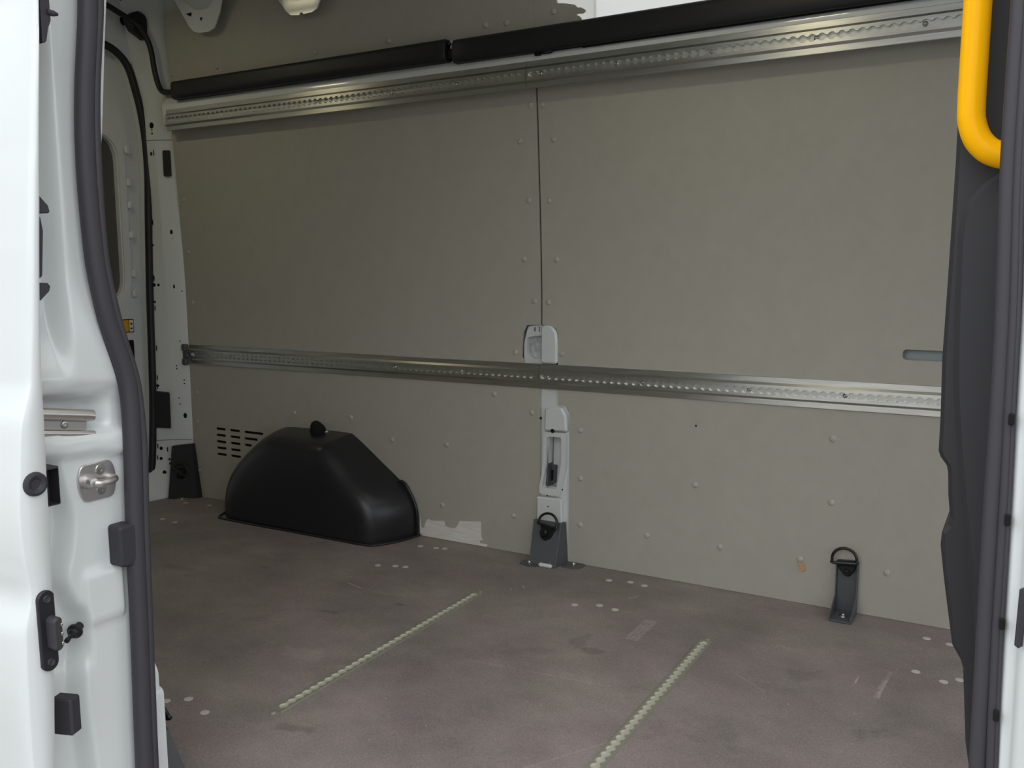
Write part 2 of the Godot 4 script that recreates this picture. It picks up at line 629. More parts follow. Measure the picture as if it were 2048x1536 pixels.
func floor_texture(x0: float, x1: float, z0: float, z1: float) -> ImageTexture:
	var w := 1820
	var h := 892
	var big := FastNoiseLite.new()
	big.seed = 3
	big.frequency = 2.1
	big.fractal_octaves = 4
	var mid := FastNoiseLite.new()
	mid.seed = 9
	mid.frequency = 9.0
	mid.fractal_octaves = 3
	var hue := FastNoiseLite.new()
	hue.seed = 14
	hue.frequency = 3.0
	hue.fractal_octaves = 2
	var k := PackedFloat32Array()
	k.resize(w * h)
	# marks seen on the boards: [x, z, half length, half width, angle, strength]
	var marks := [[-1.60, 0.60, 0.020, 0.012, 0.3, -0.088], [-1.01, 0.58, 0.05, 0.022, 0.9, -0.072], [-0.94, 0.62, 0.03, 0.02, 0.2, -0.077], [-1.35, 1.30, 0.04, 0.018, 0.2, -0.083], [-0.43, 0.48, 0.05, 0.03, 0.4, -0.050], [-0.27, 0.70, 0.04, 0.03, 0.8, -0.066], [-1.75, 0.75, 0.03, 0.01, 0.1, -0.083], [-2.2, 0.55, 0.025, 0.008, 0.2, -0.088], [-2.45, 0.70, 0.05, 0.02, 0.1, -0.055], [-1.9, 0.9, 0.09, 0.03, 0.3, -0.044], [-1.15, 0.75, 0.12, 0.05, 0.6, -0.033], [-0.6, 0.9, 0.1, 0.05, 0.4, -0.033], [-0.35, 1.0, 0.07, 0.03, 0.1, -0.044], [-1.6, 1.0, 0.1, 0.05, 0.1, 0.05]]
	# scratches: [x, z, x, z, half width, strength]
	var lines := [[-1.858, 0.531, -1.79, 0.548, 0.0015, 0.25], [-1.74, 0.555, -1.60, 0.525, 0.0015, 0.10], [-1.355, 0.275, -1.335, 0.30, 0.0014, 0.3], [-1.372, 0.315, -1.371, 0.33, 0.0014, 0.3], [-1.02, 0.215, -1.0, 0.19, 0.0014, 0.3], [-0.255, 0.36, -0.262, 0.52, 0.004, 0.08], [-0.26, 0.42, -0.266, 0.52, 0.006, 0.10], [-0.32, 0.43, -0.322, 0.48, 0.0015, 0.2], [-0.72, 1.0, -0.9, 1.3, 0.002, 0.06], [-1.2, 0.82, -0.85, 0.78, 0.002, 0.06], [-0.6, 0.55, -0.5, 0.62, 0.002, 0.07], [-0.55, 0.33, -0.5, 0.35, 0.0012, 0.12], [-2.3, 0.45, -2.25, 0.46, 0.001, 0.2]]
	for j in h:
		var z := lerpf(z0, z1, (j + 0.5) / h)
		for i in w:
			var x := lerpf(x0, x1, (i + 0.5) / w)
			var v := 0.065 * big.get_noise_2d(x, z) + 0.035 * mid.get_noise_2d(x * 0.7, z)
			v += rng.randf_range(-0.055, 0.055)
			v += 0.02 * sin(z * 1100.0)
			k[j * w + i] = v
	var px := w / (x1 - x0)
	for q in marks:
		var r: float = q[2] * 1.6
		for j in range(maxi(0, int((q[1] - r - z0) * px)), mini(h, int((q[1] + r - z0) * px) + 1)):
			for i in range(maxi(0, int((q[0] - r - x0) * px)), mini(w, int((q[0] + r - x0) * px) + 1)):
				var d := Vector2(x0 + i / px - q[0], z0 + j / px - q[1]).rotated(q[4])
				var e := (d / Vector2(q[2], q[3])).length() + 1.1 * mid.get_noise_2d(i / px, j / px) + 0.9 * big.get_noise_2d(i * 4.0 / px, j * 4.0 / px)
				k[j * w + i] += q[5] * smoothstep(1.25, 0.3, e)
	for q in lines:
		var a := Vector2(q[0], q[1])
		var b := Vector2(q[2], q[3])
		for j in range(int((minf(a.y, b.y) - 0.01 - z0) * px), int((maxf(a.y, b.y) + 0.01 - z0) * px)):
			for i in range(int((minf(a.x, b.x) - 0.01 - x0) * px), int((maxf(a.x, b.x) + 0.01 - x0) * px)):
				var p := Vector2(x0 + i / px, z0 + j / px)
				var d := p.distance_to(Geometry2D.get_closest_point_to_segment(p, a, b))
				if d < q[4] and rng.randf() < 0.85: k[j * w + i] += q[5]
	# scuffed rectangle where a plate used to lie
	for j in range(int((0.347 - z0) * px), int((0.50 - z0) * px)):
		for i in range(int((-0.912 - x0) * px), int((-0.872 - x0) * px)):
			if rng.randf() < 0.75: k[j * w + i] += 0.085 + (0.04 if (i / 3) % 2 == 0 else 0.0)
	# stray crumbs and flecks
	for q in 260:
		var i := rng.randi_range(1, w - 2)
		var j := rng.randi_range(1, h - 2)
		k[j * w + i] += 0.4 if q % 3 else -0.3
		if q % 4 == 0: k[j * w + i + 1] += 0.3
	var bytes := PackedByteArray()
	bytes.resize(w * h * 3)
	for j in h:
		for i in w:
			var v := 1.0 + k[j * w + i] * 1.6
			var t := 0.5 + 0.5 * hue.get_noise_2d(i / px, j / px)
			bytes[(j * w + i) * 3] = clampi(int(v * lerpf(143, 146, t)), 0, 255)
			bytes[(j * w + i) * 3 + 1] = clampi(int(v * lerpf(135, 133, t)), 0, 255)
			bytes[(j * w + i) * 3 + 2] = clampi(int(v * lerpf(130, 132, t)), 0, 255)
	return ImageTexture.create_from_image(Image.create_from_data(w, h, false, Image.FORMAT_RGB8, bytes))


# ------------------------------------------------------------------ lining of the far wall
func build_far_wall() -> void:
	var lining := thing("wall_lining", "grey beige plywood lining panels riveted to the far body side", "wall", Vector3.ZERO, "", "structure")
	var to := func(p: Vector2, o: float) -> Vector3: return on_wall(p, o)
	# rear panel with ventilation slots
	var st := start()
	var outline := PackedVector2Array(v2([[-3.19, 0.001], [-3.19, 0.6], [-3.183, 1.1], [-3.175, 1.66], [-1.4405, 1.66], [-1.4405, 0.812], [-1.496, 0.808], [-1.508, 0.785], [-1.513, 0.745], [-1.514, 0.697], [-1.505, 0.683], [-1.505, 0.640], [-1.4405, 0.640], [-1.4405, 0.001]]))
	var holes := []
	var xs := steps(-3.2, -1.43, 12)
	var ys := steps(0.0, 1.67, 16)
	var ends := [-2.757, -2.79, -2.826, -2.862]
	for row in 5:
		var y := 0.318 - row * 0.0280
		ys.append(y)
		for c in 3:
			var a: float = [-3.038, -2.953, -2.868][c]
			if c == 2 and row > 2: continue
			var b: float = [-2.979, -2.893, ends[mini(row, 3)]][c]
			holes.append(rounded(rect(a, y - 0.0055, b, y + 0.0055), 0.003, 2))
	sheet(st, outline, holes, to, 0.006, xs, ys)
	var rear := put(st, "panel", M.ply, lining, "large plywood panel with ventilation slots behind the wheel arch")
	st = start()
	rbox(st, Vector3(-2.89, 0.262, wz(-2.89, 0.26) - 0.022), Vector3(0.36, 0.16, 0.01), 0.002)
	put(st, "vent_felt", M.hole, rear, "black felt behind the ventilation slots")
	# front panel with the grip slot
	st = start()
	outline = PackedVector2Array(v2([[-1.330, 0.001], [-1.330, 0.505], [-1.333, 0.525], [-1.345, 0.541], [-1.374, 0.542], [-1.374, 0.780], [-1.380, 0.798], [-1.396, 0.808], [-1.4345, 0.811], [-1.4345, 1.66], [0.13, 1.66], [0.13, 0.001]]))
	holes = [rounded(rect(-0.306, 0.746, -0.150, 0.775), 0.014, 6), PackedVector2Array(circle(Vector2(-0.890, 0.511), 0.0035, 10))]
	sheet(st, outline, holes, to, 0.006, steps(-1.44, 0.14, 10) + [-0.89], steps(0.0, 1.67, 16) + [0.7605, 0.511])
	var front := put(st, "panel", M.ply, lining, "large plywood panel with oblong grip slot")
	# upper panels
	st = start()
	sheet(st, PackedVector2Array(v2([[-3.150, 1.715], [-3.150, 1.96], [-3.143, 2.00], [-3.132, 2.040], [-2.95, 2.045], [-2.95, 2.20], [-1.4405, 2.20], [-1.4405, 1.70], [-3.14, 1.70]])), [], to, 0.006, steps(-3.2, -1.43, 10), steps(1.69, 2.21, 6))
	var upper := put(st, "panel", M.ply, lining, "narrow plywood panel under the roof")
	st = start()
	sheet(st, PackedVector2Array(v2([[-1.4365, 1.69], [-1.4365, 2.20], [-1.357, 2.20], [-1.356, 1.836], [-1.355, 1.827], [-1.325, 1.822], [-1.294, 1.814], [-1.284, 1.804], [-1.272, 1.803], [-1.262, 1.797], [-1.257, 1.793], [-1.260, 1.788], [-1.267, 1.785], [-1.284, 1.787], [-1.290, 1.783], [-1.281, 1.780], [-1.274, 1.774], [-1.266, 1.755], [-1.26, 1.69]])), [], to, 0.006, [-1.44, -1.35, -1.25], steps(1.68, 2.21, 6))
	var torn := put(st, "panel", M.ply, lining, "plywood panel with broken jagged edge")
	# lower front panel continues above the window
	# rivets
	st = start()
	lathe(st, [Vector2(0, 0.0050), Vector2(0.004, 0.0047), Vector2(0.0072, 0.0036), Vector2(0.0092, 0.0018), Vector2(0.0100, 0.0), Vector2(0.0100, -0.001)], Transform3D(Basis(Vector3.RIGHT, PI / 2), Vector3.ZERO), 16)
	var m: MeshInstance3D = null
	for set_ in [[rear, [[-1.462, 1.530], [-1.506, 1.418], [-1.479, 1.225], [-3.148, 1.294], [-3.148, 1.074], [-3.146, 0.861], [-1.503, 1.031], [-1.465, 0.891], [-1.539, 0.713], [-1.625, 0.562], [-1.474, 0.507], [-2.576, 0.421], [-2.280, 0.426], [-2.079, 0.356], [-1.831, 0.362], [-1.548, 0.134], [-3.151, 0.121], [-3.150, 0.338], [-3.146, 0.468], [-1.852, 0.132]]], [front, [[-1.417, 1.526], [-1.379, 1.415], [-1.403, 1.222], [-1.378, 1.029], [-1.411, 0.888], [-1.359, 0.716], [-1.288, 0.463], [-0.480, 0.508], [-1.287, 0.298], [-0.888, 0.323], [-0.476, 0.320], [-1.287, 0.137], [-1.046, 0.136], [-0.803, 0.135], [-0.317, 0.135], [-0.559, 0.136]]], [upper, [[-2.875, 1.802], [-2.360, 1.799], [-2.020, 1.795], [-1.621, 1.796], [-1.541, 1.793], [-3.140, 1.80]]], [torn, [[-1.368, 1.804]]]]:
		for p in set_[1]:
			var xf := wall_frame(p[0], p[1], 0.0005)
			if m == null:
				m = put(st, "rivet", M.rivet, set_[0])
				m.transform = xf
			else:
				again(m, "rivet", set_[0], xf)
	# bare patch where the coating has come off next to the wheel arch
	st = start()
	var patch := PackedVector2Array(v2([[-1.940, 0.003], [-1.956, 0.012], [-1.958, 0.04], [-1.953, 0.076], [-1.949, 0.036], [-1.946, 0.032], [-1.937, 0.034], [-1.930, 0.055], [-1.925, 0.065], [-1.914, 0.071], [-1.905, 0.066], [-1.844, 0.073], [-1.840, 0.055], [-1.825, 0.051], [-1.808, 0.050], [-1.793, 0.054], [-1.784, 0.066], [-1.777, 0.082], [-1.684, 0.093], [-1.682, 0.032], [-1.673, 0.028], [-1.690, 0.020], [-1.688, 0.012], [-1.657, 0.012], [-1.659, 0.002]]))
	prism(st, patch, Transform3D(Basis(), Vector3(0, 0, wz(-1.8, 0.05) - 0.0001)), 0.0007)
	put(st, "bare_patch", M.bare, rear, "pale bare wood patch where the coating is gone")
	# backing seen through the grip slot
	st = start()
	rbox(st, Vector3(-0.22, 0.76, -0.030), Vector3(0.2, 0.06, 0.004), 0.001)
	put(st, "slot_backing", M.bracket_pale, front)
	# scrap of brown paper hanging on a rivet
	var s := thing("paper_scrap", "small torn scrap of brown cardboard stuck under a rivet", "scrap", Vector3(-0.556, 0.115, 0.002))
	st = start()
	prism(st, PackedVector2Array(v2([[-0.012, 0.012], [-0.001, 0.014], [0.002, 0.010], [0.006, 0.013], [0.014, -0.004], [0.016, -0.009], [0.010, -0.011], [0.009, -0.014], [0.001, -0.0135], [-0.003, 0.004]])), Transform3D(Basis(Vector3.RIGHT, -0.12), Vector3.ZERO), 0.0015)
	put(st, "card", M.card, s)
	# painted body beam behind the upper rail
	st = start()
	var beam := [[0.0, 1.588], [0.040, 1.590], [0.046, 1.598], [0.046, 1.668], [0.040, 1.682], [0.026, 1.694], [0.020, 1.706], [-0.02, 1.712]]
	grid(st, 24, beam.size() - 1, func(u, v):
		var b = beam[int(round(v * (beam.size() - 1)))]
		return on_wall(Vector2(lerpf(-3.165, 0.13, u), b[1]), b[0]), Vector3.BACK)
	tag(put(st, "trim_1", M.white_in), "white painted body beam above the lining, carrying the upper rail", "beam", "", "structure")


func capsule(c: Vector2, r: float, half: float) -> PackedVector2Array:
	var out := PackedVector2Array()
	for i in 18:
		var a := TAU * i / 18.0
		out.append(c + Vector2(cos(a) * r, sin(a) * r + (half - r) * (1.0 if sin(a) > 0.0 else -1.0)))
	return out


func circle(c: Vector2, r: float, n: int) -> Array:
	var out := []
	for i in n: out.append(c + Vector2(cos(TAU * i / n), sin(TAU * i / n)) * r)
	return out


# ------------------------------------------------------------------ white body pillar between the panels
func build_mid_pillar() -> void:
	var p := thing("trim_2", "white pressed steel body pillar between the two lining panels", "pillar", Vector3.ZERO, "", "structure")
	var flat := func(q: Vector2, o: float) -> Vector3: return Vector3(q.x, q.y, wz(q.x, q.y) + o)
	# left half of the upper cap, with pocket
	var st := start()
	var outl := rounded(v2([[-1.4375, 0.600], [-1.502, 0.600], [-1.511, 0.700], [-1.510, 0.748], [-1.494, 0.806], [-1.4375, 0.812]]), 0.012, 4)
	var pocket := rounded(v2([[-1.499, 0.767], [-1.440, 0.775], [-1.440, 0.694], [-1.474, 0.692], [-1.499, 0.713]]), 0.010, 4)
	var slot := rounded(rect(-1.4535, 0.785, -1.4485, 0.805), 0.002, 2)
	var oval := PackedVector2Array()
	for c in circle(Vector2.ZERO, 1.0, 12): oval.append(Vector2(-1.469 + c.x * 0.0042, 0.794 + c.y * 0.0085))
	sheet(st, outl, [pocket, slot, oval], func(q, o): return flat.call(q, o - 0.010 if o >= 0.0 else o - 0.010), 0.02, [-1.52, -1.47, -1.451, -1.43], [0.59, 0.65, 0.73, 0.795, 0.82])
	put(st, "cap_flange", M.white, p)
	# crumpled foil inside the pocket
	st = start()
	var n := FastNoiseLite.new()
	n.seed = 4
	n.frequency = 26.0
	grid(st, 22, 28, func(u, v):
		var x := lerpf(-1.505, -1.435, u)
		var y := lerpf(0.685, 0.780, v)
		return Vector3(x, y, -0.037 + 0.014 * n.get_noise_2d(x, y)), Vector3.BACK)
	put(st, "foil", M.foil, p, "crumpled pale foil inside the pocket")
	# right half: rounded hood
	st = start()
	var hood := rounded(v2([[-1.4360, 0.681], [-1.4360, 0.809], [-1.397, 0.810], [-1.378, 0.790], [-1.3745, 0.76], [-1.3745, 0.681]]), 0.012, 4)
	prism(st, hood, Transform3D(Basis(), Vector3(0, 0, -0.03)), 0.036, 0.006)
	put(st, "hood", M.white, p)
	# lower column with hourglass window
	st = start()
	outl = rounded(v2([[-1.440, 0.0], [-1.440, 0.61], [-1.3745, 0.61], [-1.3745, 0.5415], [-1.348, 0.5405], [-1.331, 0.512], [-1.330, 0.0]]), 0.008, 3)
	var window := rounded(v2([[-1.410, 0.430], [-1.358, 0.432], [-1.357, 0.350], [-1.374, 0.256], [-1.426, 0.254], [-1.413, 0.332]]), 0.007, 3)
	sheet(st, outl, [window], func(q, o): return flat.call(q, o - 0.006), 0.03, [-1.45, -1.395, -1.32], [-0.01, 0.1, 0.2, 0.34, 0.5, 0.62])
	put(st, "column", M.white, p)
	# raised frame round the hourglass window
	st = start()
	var outer := rounded(v2([[-1.425, 0.447], [-1.339, 0.450], [-1.338, 0.347], [-1.358, 0.240], [-1.364, 0.228], [-1.438, 0.229], [-1.440, 0.248], [-1.426, 0.335]]), 0.010, 4)
	sheet(st, outer, [inset(window, -0.002)], func(q, o): return flat.call(q, o + 0.010), 0.016, [-1.45, -1.395, -1.32], [0.2, 0.34, 0.46])
	put(st, "window_surround", M.white, p)
	# boss above the window
	st = start()
	prism(st, rounded(v2([[-1.419, 0.452], [-1.4165, 0.528], [-1.404, 0.533], [-1.352, 0.536], [-1.336, 0.510], [-1.333, 0.455]]), 0.008, 4), Transform3D(Basis(), Vector3(0, 0, -0.01)), 0.024, 0.006)
	put(st, "boss", M.white, p)
	# lower plate
	st = start()
	prism(st, rounded(v2([[-1.446, 0.0], [-1.446, 0.219], [-1.350, 0.222], [-1.345, 0.0]]), 0.004, 2), Transform3D(Basis(), Vector3(0, 0, -0.01)), 0.026, 0.004)
	put(st, "foot_plate", M.white, p)
	# inside of the column
	st = start()
	rbox(st, Vector3(-1.39, 0.345, -0.058), Vector3(0.10, 0.24, 0.004), 0.001)
	put(st, "back_plate", M.white_in, p)
	st = start()
	rbox(st, Vector3(-1.416, 0.33, -0.03), Vector3(0.006, 0.22, 0.05), 0.001)
	put(st, "inner_web", M.bracket, p)
	st = start()
	prism(st, rounded(v2([[-1.424, 0.255], [-1.400, 0.262], [-1.396, 0.325], [-1.414, 0.325]]), 0.004, 2), Transform3D(Basis(), Vector3(0, 0, -0.05)), 0.02, 0.003)
	put(st, "inner_bracket", M.bracket, p)
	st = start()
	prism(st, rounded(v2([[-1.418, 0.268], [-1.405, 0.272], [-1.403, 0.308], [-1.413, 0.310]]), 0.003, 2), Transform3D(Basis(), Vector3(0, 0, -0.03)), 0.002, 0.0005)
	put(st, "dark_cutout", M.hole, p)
	# holes
	for h in [[-1.3855, 0.4545, 0.0072, 0.0145], [-1.438, 0.492, 0.004, 0.001], [-1.401, 0.190, 0.0025, 0.0165], [-1.349, 0.254, 0.0025, 0.011], [-1.348, 0.139, 0.003, 0.011]]:
		st = start()
		lathe(st, [Vector2(0, 0.0006), Vector2(h[2], 0.0004), Vector2(h[2], -0.002)], Transform3D(Basis(Vector3.RIGHT, PI / 2), Vector3(h[0], h[1], h[3])), 14)
		put(st, "plug_hole", M.hole, p)


# ------------------------------------------------------------------ rear end: corner pillar, door surround, door
func build_rear() -> void:
	var op := curve([Vector2(0.13, -0.03), Vector2(0.105, 0.2), Vector2(0.088, 0.43), Vector2(0.080, 0.65), Vector2(0.074, 0.87), Vector2(0.060, 1.2), Vector2(0.050, 1.4), Vector2(0.053, 1.55), Vector2(0.069, 1.67), Vector2(0.089, 1.75), Vector2(0.119, 1.838), Vector2(0.17, 1.888), Vector2(0.25, 1.912), Vector2(0.40, 1.925), Vector2(0.85, 1.93), Vector2(1.3, 1.925), Vector2(1.5, 1.90), Vector2(1.60, 1.80), Vector2(1.62, 1.4), Vector2(1.60, 0.6), Vector2(1.56, -0.03)], 5)
	# surround
	var st := start()
	sheet(st, PackedVector2Array(rect(-0.10, -0.05, 1.80, 2.25)), [PackedVector2Array(op)], func(q, o): return Vector3(-3.325 + o, q.y, q.x), 0.05, [-0.10, 0.02, 0.2, 0.87, 1.4, 1.80], [-0.05, 0.3, 0.6, 0.9, 1.2, 1.5, 1.8, 2.0, 2.25])
	var rw := thing("wall_rear", "white painted frame with black seal round the rear doors", "wall", Vector3.ZERO, "", "structure")
	put(st, "frame", M.white_in, rw)
	# corner pillar
	var pil := thing("trim_3", "white pressed steel corner pillar beside the rear door", "pillar", Vector3.ZERO, "", "structure")
	st = start()
	var shape := func(v: float) -> Array:
		var y := lerpf(-0.005, 2.2, v)
		var dz := 0.095
		for i in op.size() - 1:
			if op[i].y <= y and op[i + 1].y > y and i < 60:
				dz = op[i].x
		if y > 1.86: dz = lerpf(0.10, 0.16, clampf((y - 1.86) / 0.3, 0, 1))
		dz = minf(dz, 0.16)
		var w := wz(-3.2, y) * 0.5
		var flare := smoothstep(0.17, 0.02, y)
		var cx := -3.255
		var cz := 0.040 + w + flare * 0.02
		return [Vector3(-3.178, y, -0.02 + w), Vector3(-3.186, y, 0.003 + w), Vector3(cx + 0.008, y, cz - 0.007), Vector3(cx, y, cz), Vector3(cx - 0.008, y, cz + 0.003), Vector3(-3.315 + flare * 0.03, y, maxf(dz - 0.006, cz + 0.005) + flare * 0.055), Vector3(-3.332, y, maxf(dz, cz + 0.006) + flare * 0.06), Vector3(-3.34, y, maxf(dz, cz + 0.006) + flare * 0.05)]
	grid(st, 60, 7, func(u, v): return shape.call(u)[int(round(v * 7))], Vector3(0.5, 0, 1))
	put(st, "pressing", M.white_in, pil)
	# holes and slots in the two faces of the pillar: [z, y, half width, half height]
	for h in [[0.060, 1.606, 0.010, 0.013], [0.059, 1.587, 0.003, 0.003], [0.057, 1.573, 0.004, 0.004], [0.060, 1.490, 0.005, 0.008], [0.046, 1.494, 0.002, 0.013], [0.056, 1.203, 0.002, 0.013], [0.065, 1.107, 0.004, 0.004], [0.069, 0.966, 0.002, 0.013], [0.068, 0.936, 0.005, 0.008], [0.055, 0.936, 0.005, 0.006], [0.077, 0.863, 0.004, 0.005], [0.078, 0.835, 0.002, 0.013], [0.085, 0.661, 0.002, 0.013], [0.09, 0.532, 0.002, 0.013], [0.095, 0.494, 0.002, 0.013], [0.079, 0.497, 0.007, 0.005], [0.105, 0.230, 0.002, 0.012], [0.081, 0.219, 0.006, 0.008], [0.062, 0.213, 0.002, 0.012], [0.097, 0.179, 0.002, 0.012], [0.084, 0.174, 0.006, 0.007], [0.058, 0.168, 0.004, 0.005], [0.058, 0.148, 0.004, 0.005], [0.084, 0.110, 0.007, 0.012]]:
		st = start()
		var tz: float = clampf((h[0] - 0.045) / 0.04, 0.0, 1.0)
		# face runs from (-3.258, z .045) to (-3.315, z .085)
		var yy: float = h[1]
		var lo: Vector3 = shape.call((yy + 0.005) / 2.205)[4]
		var hi: Vector3 = shape.call((yy + 0.005) / 2.205)[5]
		var t := clampf(inverse_lerp(lo.z, hi.z, h[0] * 1.0), 0.12, 0.85)
		var at := lo.lerp(hi, t)
		var along_face := (lo - hi).normalized()
		var nrm := Vector3.UP.cross(along_face).normalized()
		if nrm.x < 0: nrm = -nrm
		var oval := PackedVector2Array()
		for c in circle(Vector2.ZERO, 1.0, 12): oval.append(Vector2(c.x * h[2] * 1.15, c.y * h[3]))
		prism(st, oval, Transform3D(Basis(along_face, Vector3.UP, nrm), at - nrm * 0.004), 0.0052)
		put(st, "plug_hole", M.hole, pil)
	for h in [[0.62, 1.162, 0.006, 0.010], [0.55, 1.135, 0.002, 0.002], [0.7, 0.929, 0.004, 0.009], [0.2, 0.909, 0.003, 0.003], [0.5, 0.692, 0.003, 0.003], [0.35, 0.521, 0.003, 0.003], [0.35, 0.505, 0.003, 0.003], [0.8, 0.584, 0.003, 0.003], [0.8, 0.571, 0.003, 0.003], [0.75, 0.441, 0.003, 0.003], [0.7, 0.414, 0.003, 0.003], [0.4, 0.363, 0.008, 0.012]]:
		st = start()
		var lo: Vector3 = shape.call((h[1] + 0.005) / 2.205)[1]
		var hi: Vector3 = shape.call((h[1] + 0.005) / 2.205)[2]
		var at := lo.lerp(hi, h[0])
		var fa := (lo - hi).normalized()
		var nrm := fa.cross(Vector3.UP).normalized()
		if nrm.z < 0: nrm = -nrm
		var oval := PackedVector2Array()
		for c in circle(Vector2.ZERO, 1.0, 12): oval.append(Vector2(c.x * h[2], c.y * h[3]))
		prism(st, oval, Transform3D(Basis(fa, Vector3.UP, nrm), at - nrm * 0.004), 0.0050)
		put(st, "plug_hole", M.hole, pil)
	# black rubber patch, tape and seam
	st = start()
	prism(st, rounded(v2([[-0.036, -0.075], [0.032, -0.082], [0.034, 0.078], [-0.034, 0.086]]), 0.008, 3), Transform3D(Basis(Vector3(0.80, 0, -0.60).normalized(), Vector3.UP, Vector3(0.60, 0, 0.80).normalized()), Vector3(-3.286, 0.39, 0.072)), 0.010, 0.003)
	put(st, "rubber_patch", M.black, pil, "black rubber patch")
	st = start()
	prism(st, rounded(rect(-0.016, -0.054, 0.016, 0.054), 0.006, 3), Transform3D(Basis(Vector3(0.86, 0, -0.5).normalized(), Vector3(0, 1, 0), Vector3(0.5, 0, 0.86).normalized()), Vector3(-3.216, 1.448, 0.037)), 0.006, 0.001)
	put(st, "tape", M.black, pil, "black tape strip")
	for y in [0.255, 1.545]:
		st = start()
		var s: Array = shape.call((y + 0.005) / 2.205)
		tube(st, [s[1] + Vector3(0, 0, 0.0005), s[2] + Vector3(0.0005, 0, 0.0005), s[3] + Vector3(0.001, 0, 0.001), s[4], s[5] + Vector3(0.0005, 0, 0.0005)], 0.0013, 6)
		put(st, "seam", M.bracket, pil)
	# rubber seal of the rear door
	st = start()
	var path := []
	for q in op: path.append(Vector3(-3.322, q.y, q.x + 0.004))
	tube(st, path, 0.016, 10)
	put(st, "rubber_seal", M.black, rw, "black rubber seal")
	# rear door with blanked window
	var door := thing("door_1", "white rear door with dark blanked window, shut", "door", Vector3.ZERO, "", "structure")
	for side in [0, 1]:
		st = start()
		var a := 0.03 if side == 0 else 0.872
		var b := 0.868 if side == 0 else 1.70
		var win := rounded(rect(0.165 if side == 0 else 0.98, 0.865, 0.76 if side == 0 else 1.57, 1.56), 0.11, 8)
		sheet(st, PackedVector2Array(rect(a, -0.05, b, 1.97)), [win], func(q, o): return Vector3(-3.375 + o, q.y, q.x), 0.03, [a, (a + b) / 2, b], [-0.05, 0.5, 0.86, 1.2, 1.57, 1.97])
		var leaf := put(st, "leaf", M.white_in, door)
		st = start()
		rbox(st, Vector3(-3.40, 1.21, (a + b) / 2), Vector3(0.006, 0.78, 0.70), 0.001)
		put(st, "window_blank", M.dark_glass, leaf, "dark grey window blank")
		if side == 0:
			st = start()
			sheet(st, inset(win, -0.035), [inset(win, -0.004)], func(q, o): return Vector3(-3.366 + o, q.y, q.x), 0.012, [0, 0.46, 1.0], [0.7, 1.2, 1.7])
			put(st, "window_rim", M.white_in, leaf)
			for y in [1.505, 1.37, 1.275, 1.15, 0.985, 0.90]:
				st = start()
				rbox(st, Vector3(-3.368, y, 0.118), Vector3(0.02, 0.035, 0.022), 0.006)
				put(st, "clip", M.white_in, leaf)
			st = start()
			rbox(st, Vector3(-3.372, 0.60, 0.215), Vector3(0.012, 0.20, 0.16), 0.004)
			put(st, "pull_recess", M.hole, leaf, "black pull recess")
	# warning label on the door
	var lab := thing("warning_label", "small yellow and white warning label with black border on rear door", "label", Vector3(-3.372, 0.762, 0.17))
	var face := Transform3D(Basis(Vector3(0, 0, -1), Vector3.UP, Vector3.RIGHT), Vector3.ZERO)
	st = start()
	prism(st, rounded(rect(-0.06, -0.029, 0.041, 0.029), 0.005, 3), face, 0.0012)
	put(st, "border", M.hole, lab)
	st = start()
	prism(st, rounded(rect(-0.056, -0.025, 0.015, 0.025), 0.002, 2), face.translated(Vector3(0.0008, 0, 0)), 0.0008)
	put(st, "yellow_field", M.label_yellow, lab)
	st = start()
	prism(st, rounded(rect(0.018, -0.025, 0.038, 0.025), 0.003, 2), face.translated(Vector3(0.0008, 0, 0)), 0.0008)
	put(st, "white_field", M.label_white, lab)
	for y in [0.008, -0.012]:
		st = start()
		prism(st, rounded(rect(0.023, y - 0.003, 0.033, y + 0.004), 0.001, 2), face.translated(Vector3(0.0014, 0, 0)), 0.0006)
		put(st, "print_mark", M.hole, lab)
	# cable with its black cap, running from the roof corner to the cable cover
	var cab := thing("wiring_loom", "black wiring loom with moulded cap running down rear roof corner", "cable", Vector3(-3.29, 1.9, 0.05))
	st = start()
	var off := Vector3(3.29, -1.9, -0.05)
	var run := curve([Vector3(-3.25, 2.06, 0.36), Vector3(-3.245, 2.043, 0.275), Vector3(-3.242, 2.023, 0.210), Vector3(-3.240, 2.009, 0.168), Vector3(-3.230, 1.985, 0.130), Vector3(-3.215, 1.950, 0.112), Vector3(-3.205, 1.898, 0.098), Vector3(-3.20, 1.820, 0.090), Vector3(-3.195, 1.772, 0.082), Vector3(-3.175, 1.736, 0.080), Vector3(-3.13, 1.724, 0.085), Vector3(-3.05, 1.722, 0.085)], 5)
	for i in run.size(): run[i] += off
	tube(st, run, 0.0115, 10)
	put(st, "loom", M.black, cab)
	st = start()
	prism(st, rounded(v2([[-0.172, 2.006], [-0.142, 2.042], [-0.113, 2.055], [-0.086, 2.048], [-0.074, 2.030], [-0.075, 1.970], [-0.088, 1.942], [-0.112, 1.955], [-0.150, 1.970]]), 0.010, 4), Transform3D(Basis(Vector3(0, 0, -1), Vector3.UP, Vector3.RIGHT), Vector3(-3.275, 0, 0) + off), 0.035, 0.010)
	put(st, "cap", M.black, cab, "black moulded cap")
	st = start()
	var plug := []
	for c in circle(Vector2.ZERO, 1.0, 16): plug.append(Vector2(-0.134 + c.x * 0.013, 2.022 + c.y * 0.019))
	prism(st, PackedVector2Array(plug), Transform3D(Basis(Vector3(0, 0, -1), Vector3.UP, Vector3.RIGHT), Vector3(-3.325, 0, 0)), 0.010, 0.001)
	put(st, "hole_plug", M.hole, pil, "black oval plug")
	st = start()
